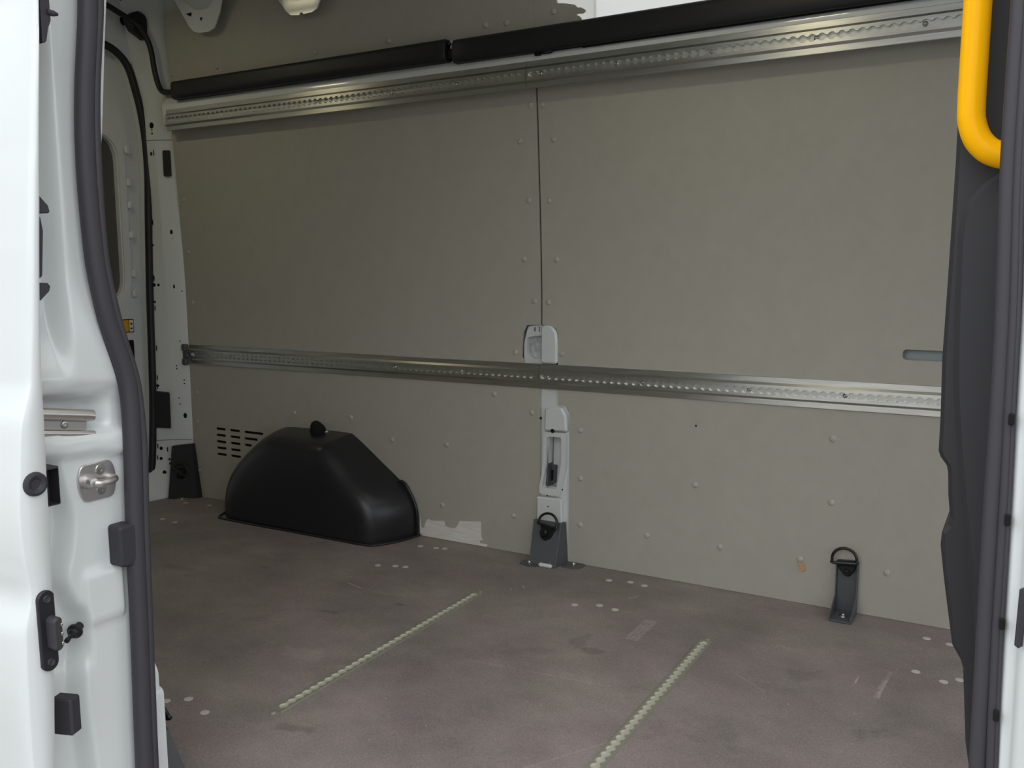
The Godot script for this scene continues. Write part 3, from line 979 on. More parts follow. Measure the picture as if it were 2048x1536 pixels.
	prism(st, rounded(v2([[-0.145, 2.098], [-0.112, 2.088], [-0.110, 2.096], [-0.143, 2.106]]), 0.002, 2), Transform3D(Basis(Vector3(0, 0, -1), Vector3.UP, Vector3.RIGHT), Vector3(-3.325, 0, 0)), 0.010)
	put(st, "slot", M.hole, pil)


# ------------------------------------------------------------------ roof bows
func build_roof_bows() -> void:
	var data := [["white roof bow with rounded foot and dark slot beside rear corner", v2([[-3.06, 2.21], [-3.008, 2.059], [-2.993, 2.016], [-2.958, 1.955], [-2.935, 1.933], [-2.905, 1.925], [-2.855, 1.923], [-2.825, 1.932], [-2.808, 1.952], [-2.785, 1.985], [-2.72, 2.08], [-2.66, 2.21]])], ["white roof bow with rounded notched foot above the rear cable cover", v2([[-2.60, 2.21], [-2.520, 2.05], [-2.478, 1.984], [-2.446, 1.942], [-2.425, 1.926], [-2.385, 1.921], [-2.382, 1.928], [-2.368, 1.928], [-2.365, 1.922], [-2.323, 1.923], [-2.300, 1.932], [-2.283, 1.957], [-2.25, 2.03], [-2.16, 2.21]])]]
	for i in 2:
		var b := thing("roof_bow", data[i][0], "roof bow", Vector3.ZERO, "roof bows", "structure")
		var poly := PackedVector2Array(data[i][1])
		var st := start()
		sheet(st, poly, [], func(q, o): return Vector3(q.x, q.y, wz(q.x, q.y) + 0.045 + o + 0.25 * maxf(0.0, q.y - 2.0)), 0.006, steps(-3.1, -2.1, 14), steps(1.9, 2.22, 8))
		put(st, "foot", M.white_in, b)
		# hollow rib that runs across under the roof
		st = start()
		var cx: float = -2.87 if i == 0 else -2.375
		grid(st, 20, 10, func(u, v):
			var a := lerpf(-1.0, 1.0, v)
			var bulge := 1.0 - pow(absf(a), 3.0)
			var z := lerpf(0.105, 1.70, u)
			var y := 2.20 - 0.055 * bulge
			var wdt := 0.13
			if u < 0.16:
				var t := smoothstep(0.0, 1.0, u / 0.16)
				y = lerpf(2.035 - 0.035 * bulge, y, t)
				wdt = lerpf(0.075, 0.13, t)
			return Vector3(cx + a * wdt, y, z), Vector3.DOWN)
		put(st, "rib", M.white_in, b)
		if i == 0:
			st = start()
			prism(st, rounded(rect(-0.022, -0.008, 0.022, 0.008), 0.003, 2), Transform3D(Basis(Vector3.BACK, -0.45), Vector3(-2.955, 2.005, wz(-2.955, 2.0) + 0.046)), 0.002)
			put(st, "slot", M.hole, b, "dark slot")
			st = start()
			prism(st, rounded(v2([[-0.006, 0.006], [0.006, 0.006], [0, -0.006]]), 0.001, 2), Transform3D(Basis(), Vector3(-2.885, 1.972, wz(-2.885, 1.97) + 0.046)), 0.0025)
			put(st, "drain_hole", M.hole, b)


# ------------------------------------------------------------------ load bay lamps under the roof
func build_lamps() -> void:
	for x in [-0.74, -2.96]:
		var l := thing("ceiling_lamp", "slim white ceiling lamp near the cab end" if x > -1.0 else "slim white ceiling lamp near the rear doors", "lamp", Vector3(x, 2.10, 0.82), "load bay lamps")
		var st := start()
		rbox(st, Vector3(0, 0.012, 0), Vector3(0.26, 0.10, 0.075), 0.008)
		rbox(st, Vector3(0, 0.08, 0), Vector3(0.20, 0.06, 0.06), 0.004)
		put(st, "housing", M.white_in, l)
		st = start()
		rbox(st, Vector3(0, -0.042, 0), Vector3(0.22, 0.012, 0.05), 0.004)
		put(st, "lens", M.lamp, l)
		var a := AreaLight3D.new()
		a.name = "lamp_light"
		a.area_size = Vector2(0.20, 0.05)
		a.light_energy = 0.062
		a.light_color = Color(1.0, 0.95, 0.78)
		a.shadow_enabled = true
		l.add_child(a)
		a.transform = Transform3D(Basis(Vector3.RIGHT, -PI / 2), Vector3(0, -0.056, 0))


# ------------------------------------------------------------------ lashing rails
func scallop(t: float) -> float:
	# half width of the slot at phase t of a hole (0..1, hole centre at 0.5)
	var d := absf(t - 0.5) * 0.0254
	var r := 0.0105
	return maxf(0.0048, sqrt(maxf(0.0, r * r - d * d)))


# profile rows: [height from the rail's middle, height above its bed]
func rail_mesh(x0: float, x1: float, to: Callable, rows: Array, deck: float, depth: float, pitch := 0.0254) -> Array:
	var st := start()
	var nx := maxi(2, int((x1 - x0) / 0.15))
	for i in rows.size() - 1:
		if rows[i] == null or rows[i + 1] == null: continue
		var a: Vector2 = rows[i]
		var b: Vector2 = rows[i + 1]
		var f := func(u, v): return to.call(lerpf(x0, x1, u), lerpf(a.x, b.x, v), lerpf(a.y, b.y, v))
		grid(st, nx, 1, f, Vector3.ZERO, i + 1)
	# deck with scalloped slot
	var inner := start()
	var count := int((x1 - x0 - 0.01) / pitch)
	var s0 := x0 + (x1 - x0 - count * pitch) / 2.0
	var edge := 0.0
	for r in rows:
		if r == null: break
		edge = r.x
	var xs := [x0, s0]
	var hs := [0.0, 0.0]
	for c in count:
		for k in 8:
			xs.append(s0 + (c + k / 8.0) * pitch)
			hs.append(scallop(k / 8.0))
	xs.append(s0 + count * pitch)
	hs.append(0.0)
	xs.append(x1)
	hs.append(0.0)
	for i in xs.size() - 1:
		for s in [-1.0, 1.0]:
			var a: Vector3 = to.call(xs[i], edge * s, deck)
			var b: Vector3 = to.call(xs[i + 1], edge * s, deck)
			var c: Vector3 = to.call(xs[i + 1], hs[i + 1] * s, deck)
			var d: Vector3 = to.call(xs[i], hs[i] * s, deck)
			var up: Vector3 = to.call(xs[i], 0.0, deck + 0.01) - to.call(xs[i], 0.0, deck)
			quad_to(st, a, b, c, d, up)
			if hs[i] > 0.0 or hs[i + 1] > 0.0:
				var e: Vector3 = to.call(xs[i + 1], hs[i + 1] * s, deck - depth)
				var g: Vector3 = to.call(xs[i], hs[i] * s, deck - depth)
				quad_to(inner, d, c, e, g, to.call(xs[i], 0.0, deck) - to.call(xs[i], s, deck))
	grid(inner, nx, 1, func(u, v): return to.call(lerpf(x0, x1, u), lerpf(-edge, edge, v), deck - depth), Vector3.BACK)
	# end caps
	for x in [x0, x1]:
		for i in rows.size() - 1:
			if rows[i] == null or rows[i + 1] == null: continue
			quad(st, to.call(x, rows[i].x, rows[i].y), to.call(x, rows[i + 1].x, rows[i + 1].y), to.call(x, rows[i + 1].x, 0.0), to.call(x, rows[i].x, 0.0))
		quad(st, to.call(x, -edge, deck), to.call(x, edge, deck), to.call(x, edge, 0.0), to.call(x, -edge, 0.0))
	return [st, inner]


func build_rails() -> void:
	var half := [Vector2(0.0420, 0.0), Vector2(0.0420, 0.0045), Vector2(0.0410, 0.0055), Vector2(0.0252, 0.0055), Vector2(0.0180, 0.0120)]
	var rows := []
	for p in half: rows.append(p)
	rows.append(null)
	for i in half.size(): rows.append(Vector2(-half[half.size() - 1 - i].x, half[half.size() - 1 - i].y))
	var st := start()
	lathe(st, [Vector2(0.0, 0.0045), Vector2(0.0022, 0.0045), Vector2(0.0024, 0.0035), Vector2(0.004, 0.0048), Vector2(0.0062, 0.0030), Vector2(0.0072, 0.0), Vector2(0.0072, -0.002)], Transform3D(Basis(Vector3.RIGHT, PI / 2), Vector3.ZERO), 14)
	var first: MeshInstance3D = null
	for d in [["lower", -3.172, -1.4435, 0.6365, 0.0, "aluminium lashing rail at mid height above the wheel arch", [-1.462, -1.761, -2.057, -2.571, -2.928]], ["lower", -1.4425, 0.12, 0.6365, 0.0, "aluminium lashing rail at mid height on the panel with grip slot", [-0.451, -0.726, -1.070, -1.414]], ["upper", -3.140, -1.4445, 1.6115, 0.046, "aluminium lashing rail under the rear black cable cover", [-1.451, -1.718, -1.986, -2.326]], ["upper", -1.4430, 0.12, 1.6115, 0.046, "aluminium lashing rail under the longer black cable cover", [-0.282, -0.550, -0.841, -1.134, -1.395]]]:
		var r := thing("lashing_rail", d[5], "rail", Vector3.ZERO, "aluminium lashing rails on the far wall")
		var yc: float = d[3]
		var bed: float = d[4]
		var tilt := 0.0
		var to := func(x: float, y: float, o: float) -> Vector3: return Vector3(x, yc + y, wz(x, yc) + bed + o + y * tilt)
		brushed = true
		var two := rail_mesh(d[1], d[2], to, rows, 0.0120, 0.0090)
		brushed = false
		put(two[0], "profile", M.alu, r)
		put(two[1], "slot_channel", M.alu_in, r)
		for x in d[6]:
			var xf := Transform3D(Basis(), to.call(x, 0.0, 0.0032))
			if first == null:
				first = put(st, "screw", M.screw, r)
				first.transform = xf
			else:
				again(first, "screw", r, xf)
	# plastic end piece of the lower rail at the corner pillar
	var e := thing("rail_end_cap", "small clear grey plastic end cap on the lower rail at corner pillar", "end cap", Vector3(-3.186, 0.634, 0.0))
	st = start()
	for s in [-1.0, 1.0]:
		rbox(st, Vector3(-0.008, s * 0.031, 0.012), Vector3(0.028, 0.030, 0.022), 0.005)
	rbox(st, Vector3(-0.004, 0.0, 0.010), Vector3(0.034, 0.040, 0.016), 0.005)
	put(st, "clamp", M.bracket, e)
	st = start()
	for s in [-1.0, 1.0]:
		rbox(st, Vector3(0.020, s * 0.0105, 0.016), Vector3(0.022, 0.010, 0.006), 0.002)
	put(st, "tongue", M.bracket, e)


# ------------------------------------------------------------------ black cable covers
func build_covers() -> void:
	for d in [[-3.075, -1.742, 0.036, "black plastic cable cover joined to the wiring loom", 1.722], [-1.714, 0.13, 0.038, "long black plastic cable cover below the bright window pane", 1.713]]:
		var c := thing("cable_cover", d[3], "cover", Vector3.ZERO, "black cable covers above the upper rail")
		var st := start()
		var hh: float = d[2]
		var yc: float = d[4]
		var prof := rounded(v2([[-0.005, -hh], [0.046, -hh], [0.052, -hh * 0.5], [0.048, hh * 0.72], [0.036, hh], [-0.005, hh]]), 0.008, 3)
		var m := prof.size()
		var n := 30
		grid(st, n, m, func(uu, v):
			var u: float = uu
			var cut: float = 0.004 / (d[1] - d[0])
			if uu > 0.001 and uu < 0.999: u = lerpf(cut, 1.0 - cut, (uu * n - 1.0) / (n - 2.0))
			var q: Vector2 = prof[int(round(v * m)) % m]
			var x := lerpf(d[0], d[1], u)
			var s := 1.0
			if uu < 0.001 or uu > 0.999: s = 0.93
			return on_wall(Vector2(x, yc + q.y * s), 0.022 + (q.x * s)), Vector3.ZERO)
		for x in [d[0], d[1]]:
			for k in m:
				var a := prof[k] * 0.93
				var b := prof[(k + 1) % m] * 0.93
				tri(st, on_wall(Vector2(x, yc), 0.04), on_wall(Vector2(x, yc + a.y), 0.022 + a.x), on_wall(Vector2(x, yc + b.y), 0.022 + b.x))
		put(st, "shell", M.cover, c)
		st = start()
		if d[0] < -2.0:
			rbox(st, on_wall(Vector2(-1.729, yc - 0.012), 0.035), Vector3(0.026, 0.030, 0.040), 0.004)
			rbox(st, on_wall(Vector2(-1.736, yc + 0.020), 0.045), Vector3(0.014, 0.010, 0.026), 0.003)
			put(st, "end_clip", M.cover, c)
			st = start()
			rbox(st, on_wall(Vector2(-1.727, yc + 0.014), 0.030), Vector3(0.022, 0.034, 0.030), 0.003)
			put(st, "joint_clip", M.white, c, "white joint clip")
		else:
			# thin lip cable that hangs below the cover
			tube(st, curve([on_wall(Vector2(-1.407, 1.6745), 0.051), on_wall(Vector2(-1.381, 1.6700), 0.053), on_wall(Vector2(-1.354, 1.6695), 0.053), on_wall(Vector2(-1.343, 1.6740), 0.053), on_wall(Vector2(-1.30, 1.6745), 0.053), on_wall(Vector2(-1.25, 1.6745), 0.053), on_wall(Vector2(-1.24, 1.6722), 0.053), on_wall(Vector2(-1.21, 1.6720), 0.053), on_wall(Vector2(-0.87, 1.6725), 0.053), on_wall(Vector2(-0.40, 1.6735), 0.053), on_wall(Vector2(0.1, 1.674), 0.053)], 5), 0.0022, 6)
			put(st, "thin_wire", M.hole, c)
			st = start()
			rbox(st, on_wall(Vector2(-1.402, 1.673), 0.050), Vector3(0.022, 0.014, 0.012), 0.002)
			put(st, "wire_clip", M.hole, c)


# ------------------------------------------------------------------ tracks let into the floor
func build_floor_tracks() -> void:
	var half := [Vector2(0.0165, -0.001), Vector2(0.0160, 0.0022), Vector2(0.0150, 0.0028)]
	var rows := []
	for p in half: rows.append(p)
	rows.append(null)
	for i in half.size(): rows.append(Vector2(-half[half.size() - 1 - i].x, half[half.size() - 1 - i].y))
	for d in [[-1.441, 0.405, 1.268, "galvanised floor track that ends short of the middle pillar"], [-0.711, 0.408, 1.268, "galvanised floor track running towards the open doorway"]]:
		var t := thing("floor_track", d[3], "track", Vector3(d[0], 0, 0), "perforated tracks in the load floor")
		var to := func(x: float, y: float, o: float) -> Vector3: return Vector3(y, o, x)
		var two := rail_mesh(d[1], d[2], to, rows, 0.0028, 0.0026)
		put(two[0], "profile", M.zinc, t)
		put(two[1], "slot_channel", M.zinc_in, t)
		for z in [d[1] - 0.010, d[2] + 0.010]:
			var st := start()
			lathe(st, [Vector2(0, 0.004), Vector2(0.005, 0.0035), Vector2(0.008, 0.001), Vector2(0.008, -0.002)], Transform3D(Basis(), Vector3(0, 0, z)), 14)
			put(st, "screw", M.zinc, t)


# ------------------------------------------------------------------ wheel arch
func build_wheel_arch() -> void:
	var w := thing("wheel_arch_cover", "large black moulded plastic wheel arch cover against the lining", "wheel arch cover", Vector3(-2.40, 0, 0))
	# outline against the wall and at the front face, foot to foot
	var back := [Vector2(-2.925, 0.0), Vector2(-2.925, 0.05), Vector2(-2.915, 0.110), Vector2(-2.880, 0.172), Vector2(-2.820, 0.232), Vector2(-2.735, 0.300), Vector2(-2.655, 0.348), Vector2(-2.595, 0.362), Vector2(-2.450, 0.365), Vector2(-2.300, 0.365), Vector2(-2.255, 0.352), Vector2(-2.140, 0.272), Vector2(-2.034, 0.196), Vector2(-1.987, 0.145), Vector2(-1.966, 0.085), Vector2(-1.964, 0.0)]
	var front := [Vector2(-2.800, 0.0), Vector2(-2.798, 0.05), Vector2(-2.788, 0.105), Vector2(-2.760, 0.165), Vector2(-2.708, 0.228), Vector2(-2.635, 0.292), Vector2(-2.570, 0.337), Vector2(-2.520, 0.350), Vector2(-2.420, 0.352), Vector2(-2.300, 0.350), Vector2(-2.250, 0.332), Vector2(-2.165, 0.240), Vector2(-2.085, 0.165), Vector2(-2.058, 0.115), Vector2(-2.048, 0.06), Vector2(-2.047, 0.0)]
	var b := curve(back, 4)
	var f := curve(front, 4)
	var n := b.size() - 1
	var st := start()
	# slices: [share towards the front face, depth, inset]
	var slices := [[0.0, 0.000, 0.0], [0.15, 0.045, 0.0], [0.4, 0.095, 0.0], [0.62, 0.135, 0.001], [0.80, 0.164, 0.006], [0.92, 0.182, 0.016], [1.0, 0.194, 0.034], [1.0, 0.200, 0.060], [1.0, 0.202, 0.12], [1.0, 0.202, 0.20]]
	var m := slices.size() - 1
	var mid := Vector2(-2.42, 0.06)
	grid(st, n, m, func(u, v):
		var i := int(round(u * n))
		var s = slices[int(round(v * m))]
		var p: Vector2 = b[i].lerp(f[i], s[0])
		var dir := mid - p
		var k: float = minf(s[2], dir.length() * 0.9)
		var q := p + dir.normalized() * k
		if s[2] > 0.0: q.y = minf(q.y, p.y) if p.y < 0.05 else q.y
		if i == 0 or i == n: q = Vector2(p.x + signf(mid.x - p.x) * k * 0.9, 0.0)
		return Vector3(q.x + 2.40, q.y, s[1]), Vector3(0, 0.3, 1))
	# front face
	var ring := PackedVector2Array()
	for i in n + 1:
		var p: Vector2 = f[i]
		var dir := mid - p
		var k: float = minf(0.20, dir.length() * 0.9)
		var q := p + dir.normalized() * k
		if p.y < 0.05: q.y = minf(q.y, p.y)
		if i == 0 or i == n: q = Vector2(p.x + signf(mid.x - p.x) * k * 0.9, 0.0)
		ring.append(q + Vector2(2.40, 0))
	for i in n:
		tri_to(st, Vector3(mid.x + 2.4, 0.0, 0.202), Vector3(ring[i].x, ring[i].y, 0.202), Vector3(ring[i + 1].x, ring[i + 1].y, 0.202), Vector3.BACK)
	put(st, "shell", M.arch, w)
	# foot flange on the floor
	st = start()
	var foot := []
	for q in [[-2.868, 0.10], [-2.838, 0.16], [-2.815, 0.200], [-2.78, 0.211], [-2.6, 0.212], [-2.2, 0.206], [-2.10, 0.207], [-2.03, 0.195], [-1.995, 0.15], [-1.968, 0.08], [-1.955, 0.003]]: foot.append(Vector3(q[0] + 2.4, 0.004, q[1]))
	tube(st, curve(foot, 4), 0.0045, 8)
	put(st, "foot_lip", M.arch, w)
	# lip against the lining on the sloping side
	st = start()
	var lip := []
	for q in [[-2.050, 0.196], [-2.036, 0.204], [-2.016, 0.198], [-1.990, 0.165], [-1.965, 0.115], [-1.957, 0.06], [-1.956, 0.004]]: lip.append(Vector3(q[0] + 2.4, q[1], 0.012))
	tube(st, curve(lip, 4), 0.006, 8)
	put(st, "wall_lip", M.arch, w)
	# knob on top with a white washer
	st = start()
	lathe(st, [Vector2(0.0, 0.050), Vector2(0.012, 0.049), Vector2(0.020, 0.040), Vector2(0.030, 0.018), Vector2(0.0315, 0.006), Vector2(0.030, 0.0)], along(Vector3(-0.15, 0.93, 0.35), Vector3(-0.005, 0.362, 0.045)), 12, false)
	put(st, "knob", M.hole, w, "black faceted knob")
	st = start()
	lathe(st, [Vector2(0.0, 0.004), Vector2(0.024, 0.004), Vector2(0.025, 0.0)], along(Vector3(0.35, 0.8, 0.35), Vector3(0.016, 0.357, 0.045)), 16)
	put(st, "washer", M.label_white, w, "white washer")


# ------------------------------------------------------------------ lashing brackets with rings
func ring_set(parent: Node3D, at: Vector3, r: float, turn: float, tilt: float) -> void:
	# D ring: a bar below and an arc above, hung in a clamp
	var basis := Basis(Vector3.BACK, turn) * Basis(Vector3.RIGHT, tilt)
	var pts := []
	for i in 17:
		var a := lerpf(-0.35, PI + 0.35, i / 16.0)
		pts.append(at + basis * Vector3(cos(a) * r, sin(a) * r * 0.92 + r * 0.22, 0.0))
	var st := start()
	tube(st, curve(pts, 3, true), 0.0042, 10, true)
	put(st, "ring", M.ring, parent, "black steel lashing ring")


func build_brackets() -> void:
	var grp := "grey lashing brackets with black rings"
	# box bracket in front of the middle pillar
	for d in [["grey box lashing bracket at the foot of the middle pillar", Vector3(-1.393, 0, 0.0), 0.0], ["grey box lashing bracket behind the door pillar seal", Vector3(-1.422, 0, 1.645), PI]]:
		var b := thing("lashing_bracket", d[0], "bracket", d[1], grp)
		b.rotation.y = d[2]
		var st := start()
		var t0 := [Vector3(-0.0575, 0.140, 0.028), Vector3(0.047, 0.140, 0.028), Vector3(0.053, 0.140, -0.0), Vector3(-0.0575, 0.140, -0.0)]
		var b0 := [Vector3(-0.046, 0.002, 0.083), Vector3(0.054, 0.002, 0.083), Vector3(0.060, 0.002, 0.0), Vector3(-0.052, 0.002, 0.0)]
		quad_to(st, t0[0], t0[1], b0[1], b0[0], Vector3(0, 0.3, 1))
		quad_to(st, t0[1], t0[2], b0[2], b0[1], Vector3.RIGHT)
		quad_to(st, t0[0], t0[3], b0[3], b0[0], Vector3.LEFT)
		quad_to(st, t0[0], t0[1], t0[2], t0[3], Vector3.UP)
		put(st, "body", M.bracket, b)
		st = start()
		tube(st, [t0[1], b0[1]], 0.0022, 8)
		tube(st, [t0[0], t0[1]], 0.0018, 8)
		put(st, "folded_edge", M.bracket, b)
		for s in [[-1.0, -0.046, 0.084], [1.0, 0.095, 0.030]]:
			st = start()
			var tab := rounded(v2([[-0.040, -0.026], [0.036, -0.028], [0.036, 0.012], [0.018, 0.030], [-0.032, 0.028]]), 0.012, 4) if s[0] > 0 else rounded(v2([[-0.034, -0.020], [0.034, -0.024], [0.040, 0.018], [0.012, 0.028], [-0.030, 0.016]]), 0.010, 4)
			prism(st, tab, Transform3D(Basis(Vector3.RIGHT, Vector3.BACK, Vector3.UP), Vector3(s[1], 0.0005, s[2])), 0.004, 0.001)
			var tabm := put(st, "foot_tab", M.bracket, b)
			st = start()
			lathe(st, [Vector2(0, 0.009), Vector2(0.005, 0.008), Vector2(0.007, 0.004), Vector2(0.010, 0.003), Vector2(0.010, 0.0)], Transform3D(Basis(), Vector3(s[1] + 0.002, 0.0045, s[2])), 14)
			put(st, "bolt", M.screw, tabm)
		st = start()
		rbox(st, Vector3(0.022, 0.008, 0.092), Vector3(0.052, 0.014, 0.018), 0.006)
		put(st, "white_clip", M.white, b, "white plastic clip")
		st = start()
		lathe(st, [Vector2(0.0, 0.020), Vector2(0.010, 0.019), Vector2(0.0145, 0.014), Vector2(0.0165, 0.004), Vector2(0.022, 0.0), Vector2(0.022, -0.01)], along(Vector3(-0.1, 0.25, 1.0), Vector3(-0.004, 0.106, 0.044)), 18)
		put(st, "bolt_head", M.ring, b, "black bolt head")
		st = start()
		prism(st, rounded(v2([[-0.026, 0.030], [0.034, 0.022], [0.018, -0.020], [-0.004, -0.030], [-0.022, -0.018]]), 0.008, 3), Transform3D(Basis(Vector3.RIGHT, -0.38), Vector3(0.002, 0.106, 0.040)), 0.010, 0.003)
		put(st, "ring_clamp", M.ring, b)
		ring_set(b, Vector3(0.010, 0.138, 0.056), 0.034, -0.15, -0.3)
	# upright channel bracket on the front panel
	var c := thing("lashing_bracket", "tall grey channel lashing bracket standing alone against the front panel", "bracket", Vector3(-0.423, 0, 0.0), grp)
	var st := start()
	rbox(st, Vector3(0.0, 0.080, 0.006), Vector3(0.056, 0.152, 0.004), 0.001)
	put(st, "back_plate", M.bracket, c)
	st = start()
	rbox(st, Vector3(0.0, 0.0035, 0.053), Vector3(0.058, 0.005, 0.094), 0.001)
	put(st, "foot_plate", M.bracket, c)
	for s in [-1.0, 1.0]:
		st = start()
		prism(st, rounded(v2([[0.004, 0.0], [0.100, 0.0], [0.100, 0.014], [0.022, 0.052], [0.018, 0.154], [0.004, 0.154]]), 0.005, 3), Transform3D(Basis(Vector3(0, 0, 1), Vector3.UP, Vector3(-1, 0, 0)), Vector3(s * 0.029 + 0.0015, 0.001, 0)), 0.003, 0.0006)
		put(st, "side_flange", M.bracket, c)
	st = start()
	lathe(st, [Vector2(0, 0.008), Vector2(0.004, 0.0075), Vector2(0.006, 0.004), Vector2(0.011, 0.002), Vector2(0.012, 0.0)], Transform3D(Basis(), Vector3(0.002, 0.006, 0.056)), 14)
	put(st, "screw", M.screw, c)
	st = start()
	prism(st, rounded(v2([[-0.028, 0.022], [0.026, 0.026], [0.022, -0.004], [0.006, -0.024], [-0.006, -0.022], [-0.024, 0.0]]), 0.005, 3), Transform3D(Basis(), Vector3(0.0, 0.135, 0.008)), 0.012, 0.003)
	put(st, "ring_clamp", M.ring, c)
	st = start()
	tube(st, [Vector3(-0.024, 0.150, 0.024), Vector3(0.026, 0.156, 0.024)], 0.008, 10)
	put(st, "clamp_roll", M.ring, c)
	st = start()
	lathe(st, [Vector2(0.0, 0.007), Vector2(0.006, 0.006), Vector2(0.008, 0.0)], along(Vector3(0, 0, 1), Vector3(0.001, 0.128, 0.019)), 14)
	put(st, "bolt_head", M.ring, c)
	ring_set(c, Vector3(-0.006, 0.157, 0.026), 0.034, 0.10, -0.12)
	# dark bracket at the corner pillar
	c = thing("lashing_bracket", "dark grey box lashing bracket at the foot of the corner pillar", "bracket", Vector3(-3.205, 0, 0.045), grp)
	st = start()
	var t1 := [Vector3(-0.040, 0.232, 0.022), Vector3(0.030, 0.240, -0.028), Vector3(0.030, 0.240, -0.05), Vector3(-0.040, 0.232, -0.05)]
	var b1 := [Vector3(-0.040, 0.0, 0.055), Vector3(0.062, 0.0, -0.018), Vector3(0.062, 0.0, -0.05), Vector3(-0.040, 0.0, -0.05)]
	quad_to(st, t1[0], t1[1], b1[1], b1[0], Vector3(0.5, 0, 1))
	quad_to(st, t1[1], t1[2], b1[2], b1[1], Vector3.RIGHT)
	quad_to(st, t1[0], t1[3], b1[3], b1[0], Vector3.LEFT)
	quad_to(st, t1[0], t1[1], t1[2], t1[3], Vector3.UP)
	put(st, "body", M.trim_dark, c)
	st = start()
	lathe(st, [Vector2(0.0, 0.016), Vector2(0.012, 0.014), Vector2(0.022, 0.004), Vector2(0.026, -0.01)], along(Vector3(0.55, 0.1, 0.83), Vector3(0.002, 0.112, 0.018)), 16)
	put(st, "bolt_head", M.ring, c)
	var rr := Node3D.new()
	rr.name = "ring_mount"
	c.add_child(rr, true)
	rr.transform = Transform3D(Basis(Vector3.UP, 0.58), Vector3(0.01, 0.125, 0.030))
	ring_set(rr, Vector3.ZERO, 0.030, -0.7, -0.2)
	st = start()
	rbox(st, Vector3(0.030, 0.003, 0.040), Vector3(0.05, 0.004, 0.045), 0.001, Basis(Vector3.UP, 0.6))
	put(st, "foot_tab", M.zinc, c)
	st = start()
	lathe(st, [Vector2(0, 0.009), Vector2(0.005, 0.008), Vector2(0.008, 0.003), Vector2(0.010, 0.0)], Transform3D(Basis(), Vector3(0.034, 0.005, 0.042)), 12)
	put(st, "bolt", M.screw, c)


# ------------------------------------------------------------------ door pillar
func table(list: Array, y: float) -> float:
	# smooth value from [[value, height], ...] sorted from high to low
	if y >= list[0][1]: return list[0][0]
	for i in list.size() - 1:
		if y >= list[i + 1][1]:
			var t: float = (y - list[i + 1][1]) / (list[i][1] - list[i + 1][1])
			var a: float = list[i + 1][0]
			var b: float = list[i][0]
			var before: float = list[mini(i + 2, list.size() - 1)][0]
			var after: float = list[maxi(i - 1, 0)][0]
			return 0.5 * (2.0 * a + (b - before) * t + (2.0 * before - 5.0 * a + 4.0 * b - after) * t * t + (3.0 * a - before - 3.0 * b + after) * t * t * t)
	return list[list.size() - 1][0]


func jamb_x(z: float, y: float) -> float:
	# depth of the pressed pillar face
	var x := -1.33
	# channel along the outer edge
	x -= 0.035 * smoothstep(1.782, 1.812, z) * smoothstep(0.80, 0.93, y)
	var yh := y
	y -= 0.10 * (z - 1.70)
	# swelling above the shelf
	x += 0.010 * smoothstep(1.0, 0.88, y) * smoothstep(0.80, 0.815, y)
	# recess of the guide rail
	var wide := smoothstep(1.715, 1.755, z)
	var rec := smoothstep(0.795, 0.780, y) * smoothstep(0.725, 0.742, y)
	x -= 0.034 * rec * wide + 0.006 * rec
	# shelf below the recess
	x += 0.012 * smoothstep(0.742, 0.730, y) * smoothstep(0.690, 0.698, y)
	# lower part with its valley towards the outer edge
	var low := smoothstep(0.690, 0.680, y)
	y = yh
	if low > 0.0:
		var zb := table([[1.822, 0.70], [1.815, 0.66], [1.803, 0.60], [1.812, 0.54], [1.822, 0.50], [1.806, 0.455], [1.792, 0.43], [1.792, 0.37], [1.800, 0.34], [1.803, 0.28], [1.796, 0.20], [1.79, 0.10], [1.785, -0.1]], y)
		x -= 0.030 * smoothstep(zb - 0.010, zb + 0.018, z) * low
		# raised fields
		x += 0.007 * smoothstep(1.716, 1.724, z) * smoothstep(1.80, 1.785, z) * smoothstep(0.405, 0.42, y) * smoothstep(0.515, 0.49, y)
		x -= 0.006 * smoothstep(1.775, 1.79, z) * smoothstep(0.33, 0.355, y) * smoothstep(0.40, 0.375, y)
	return x


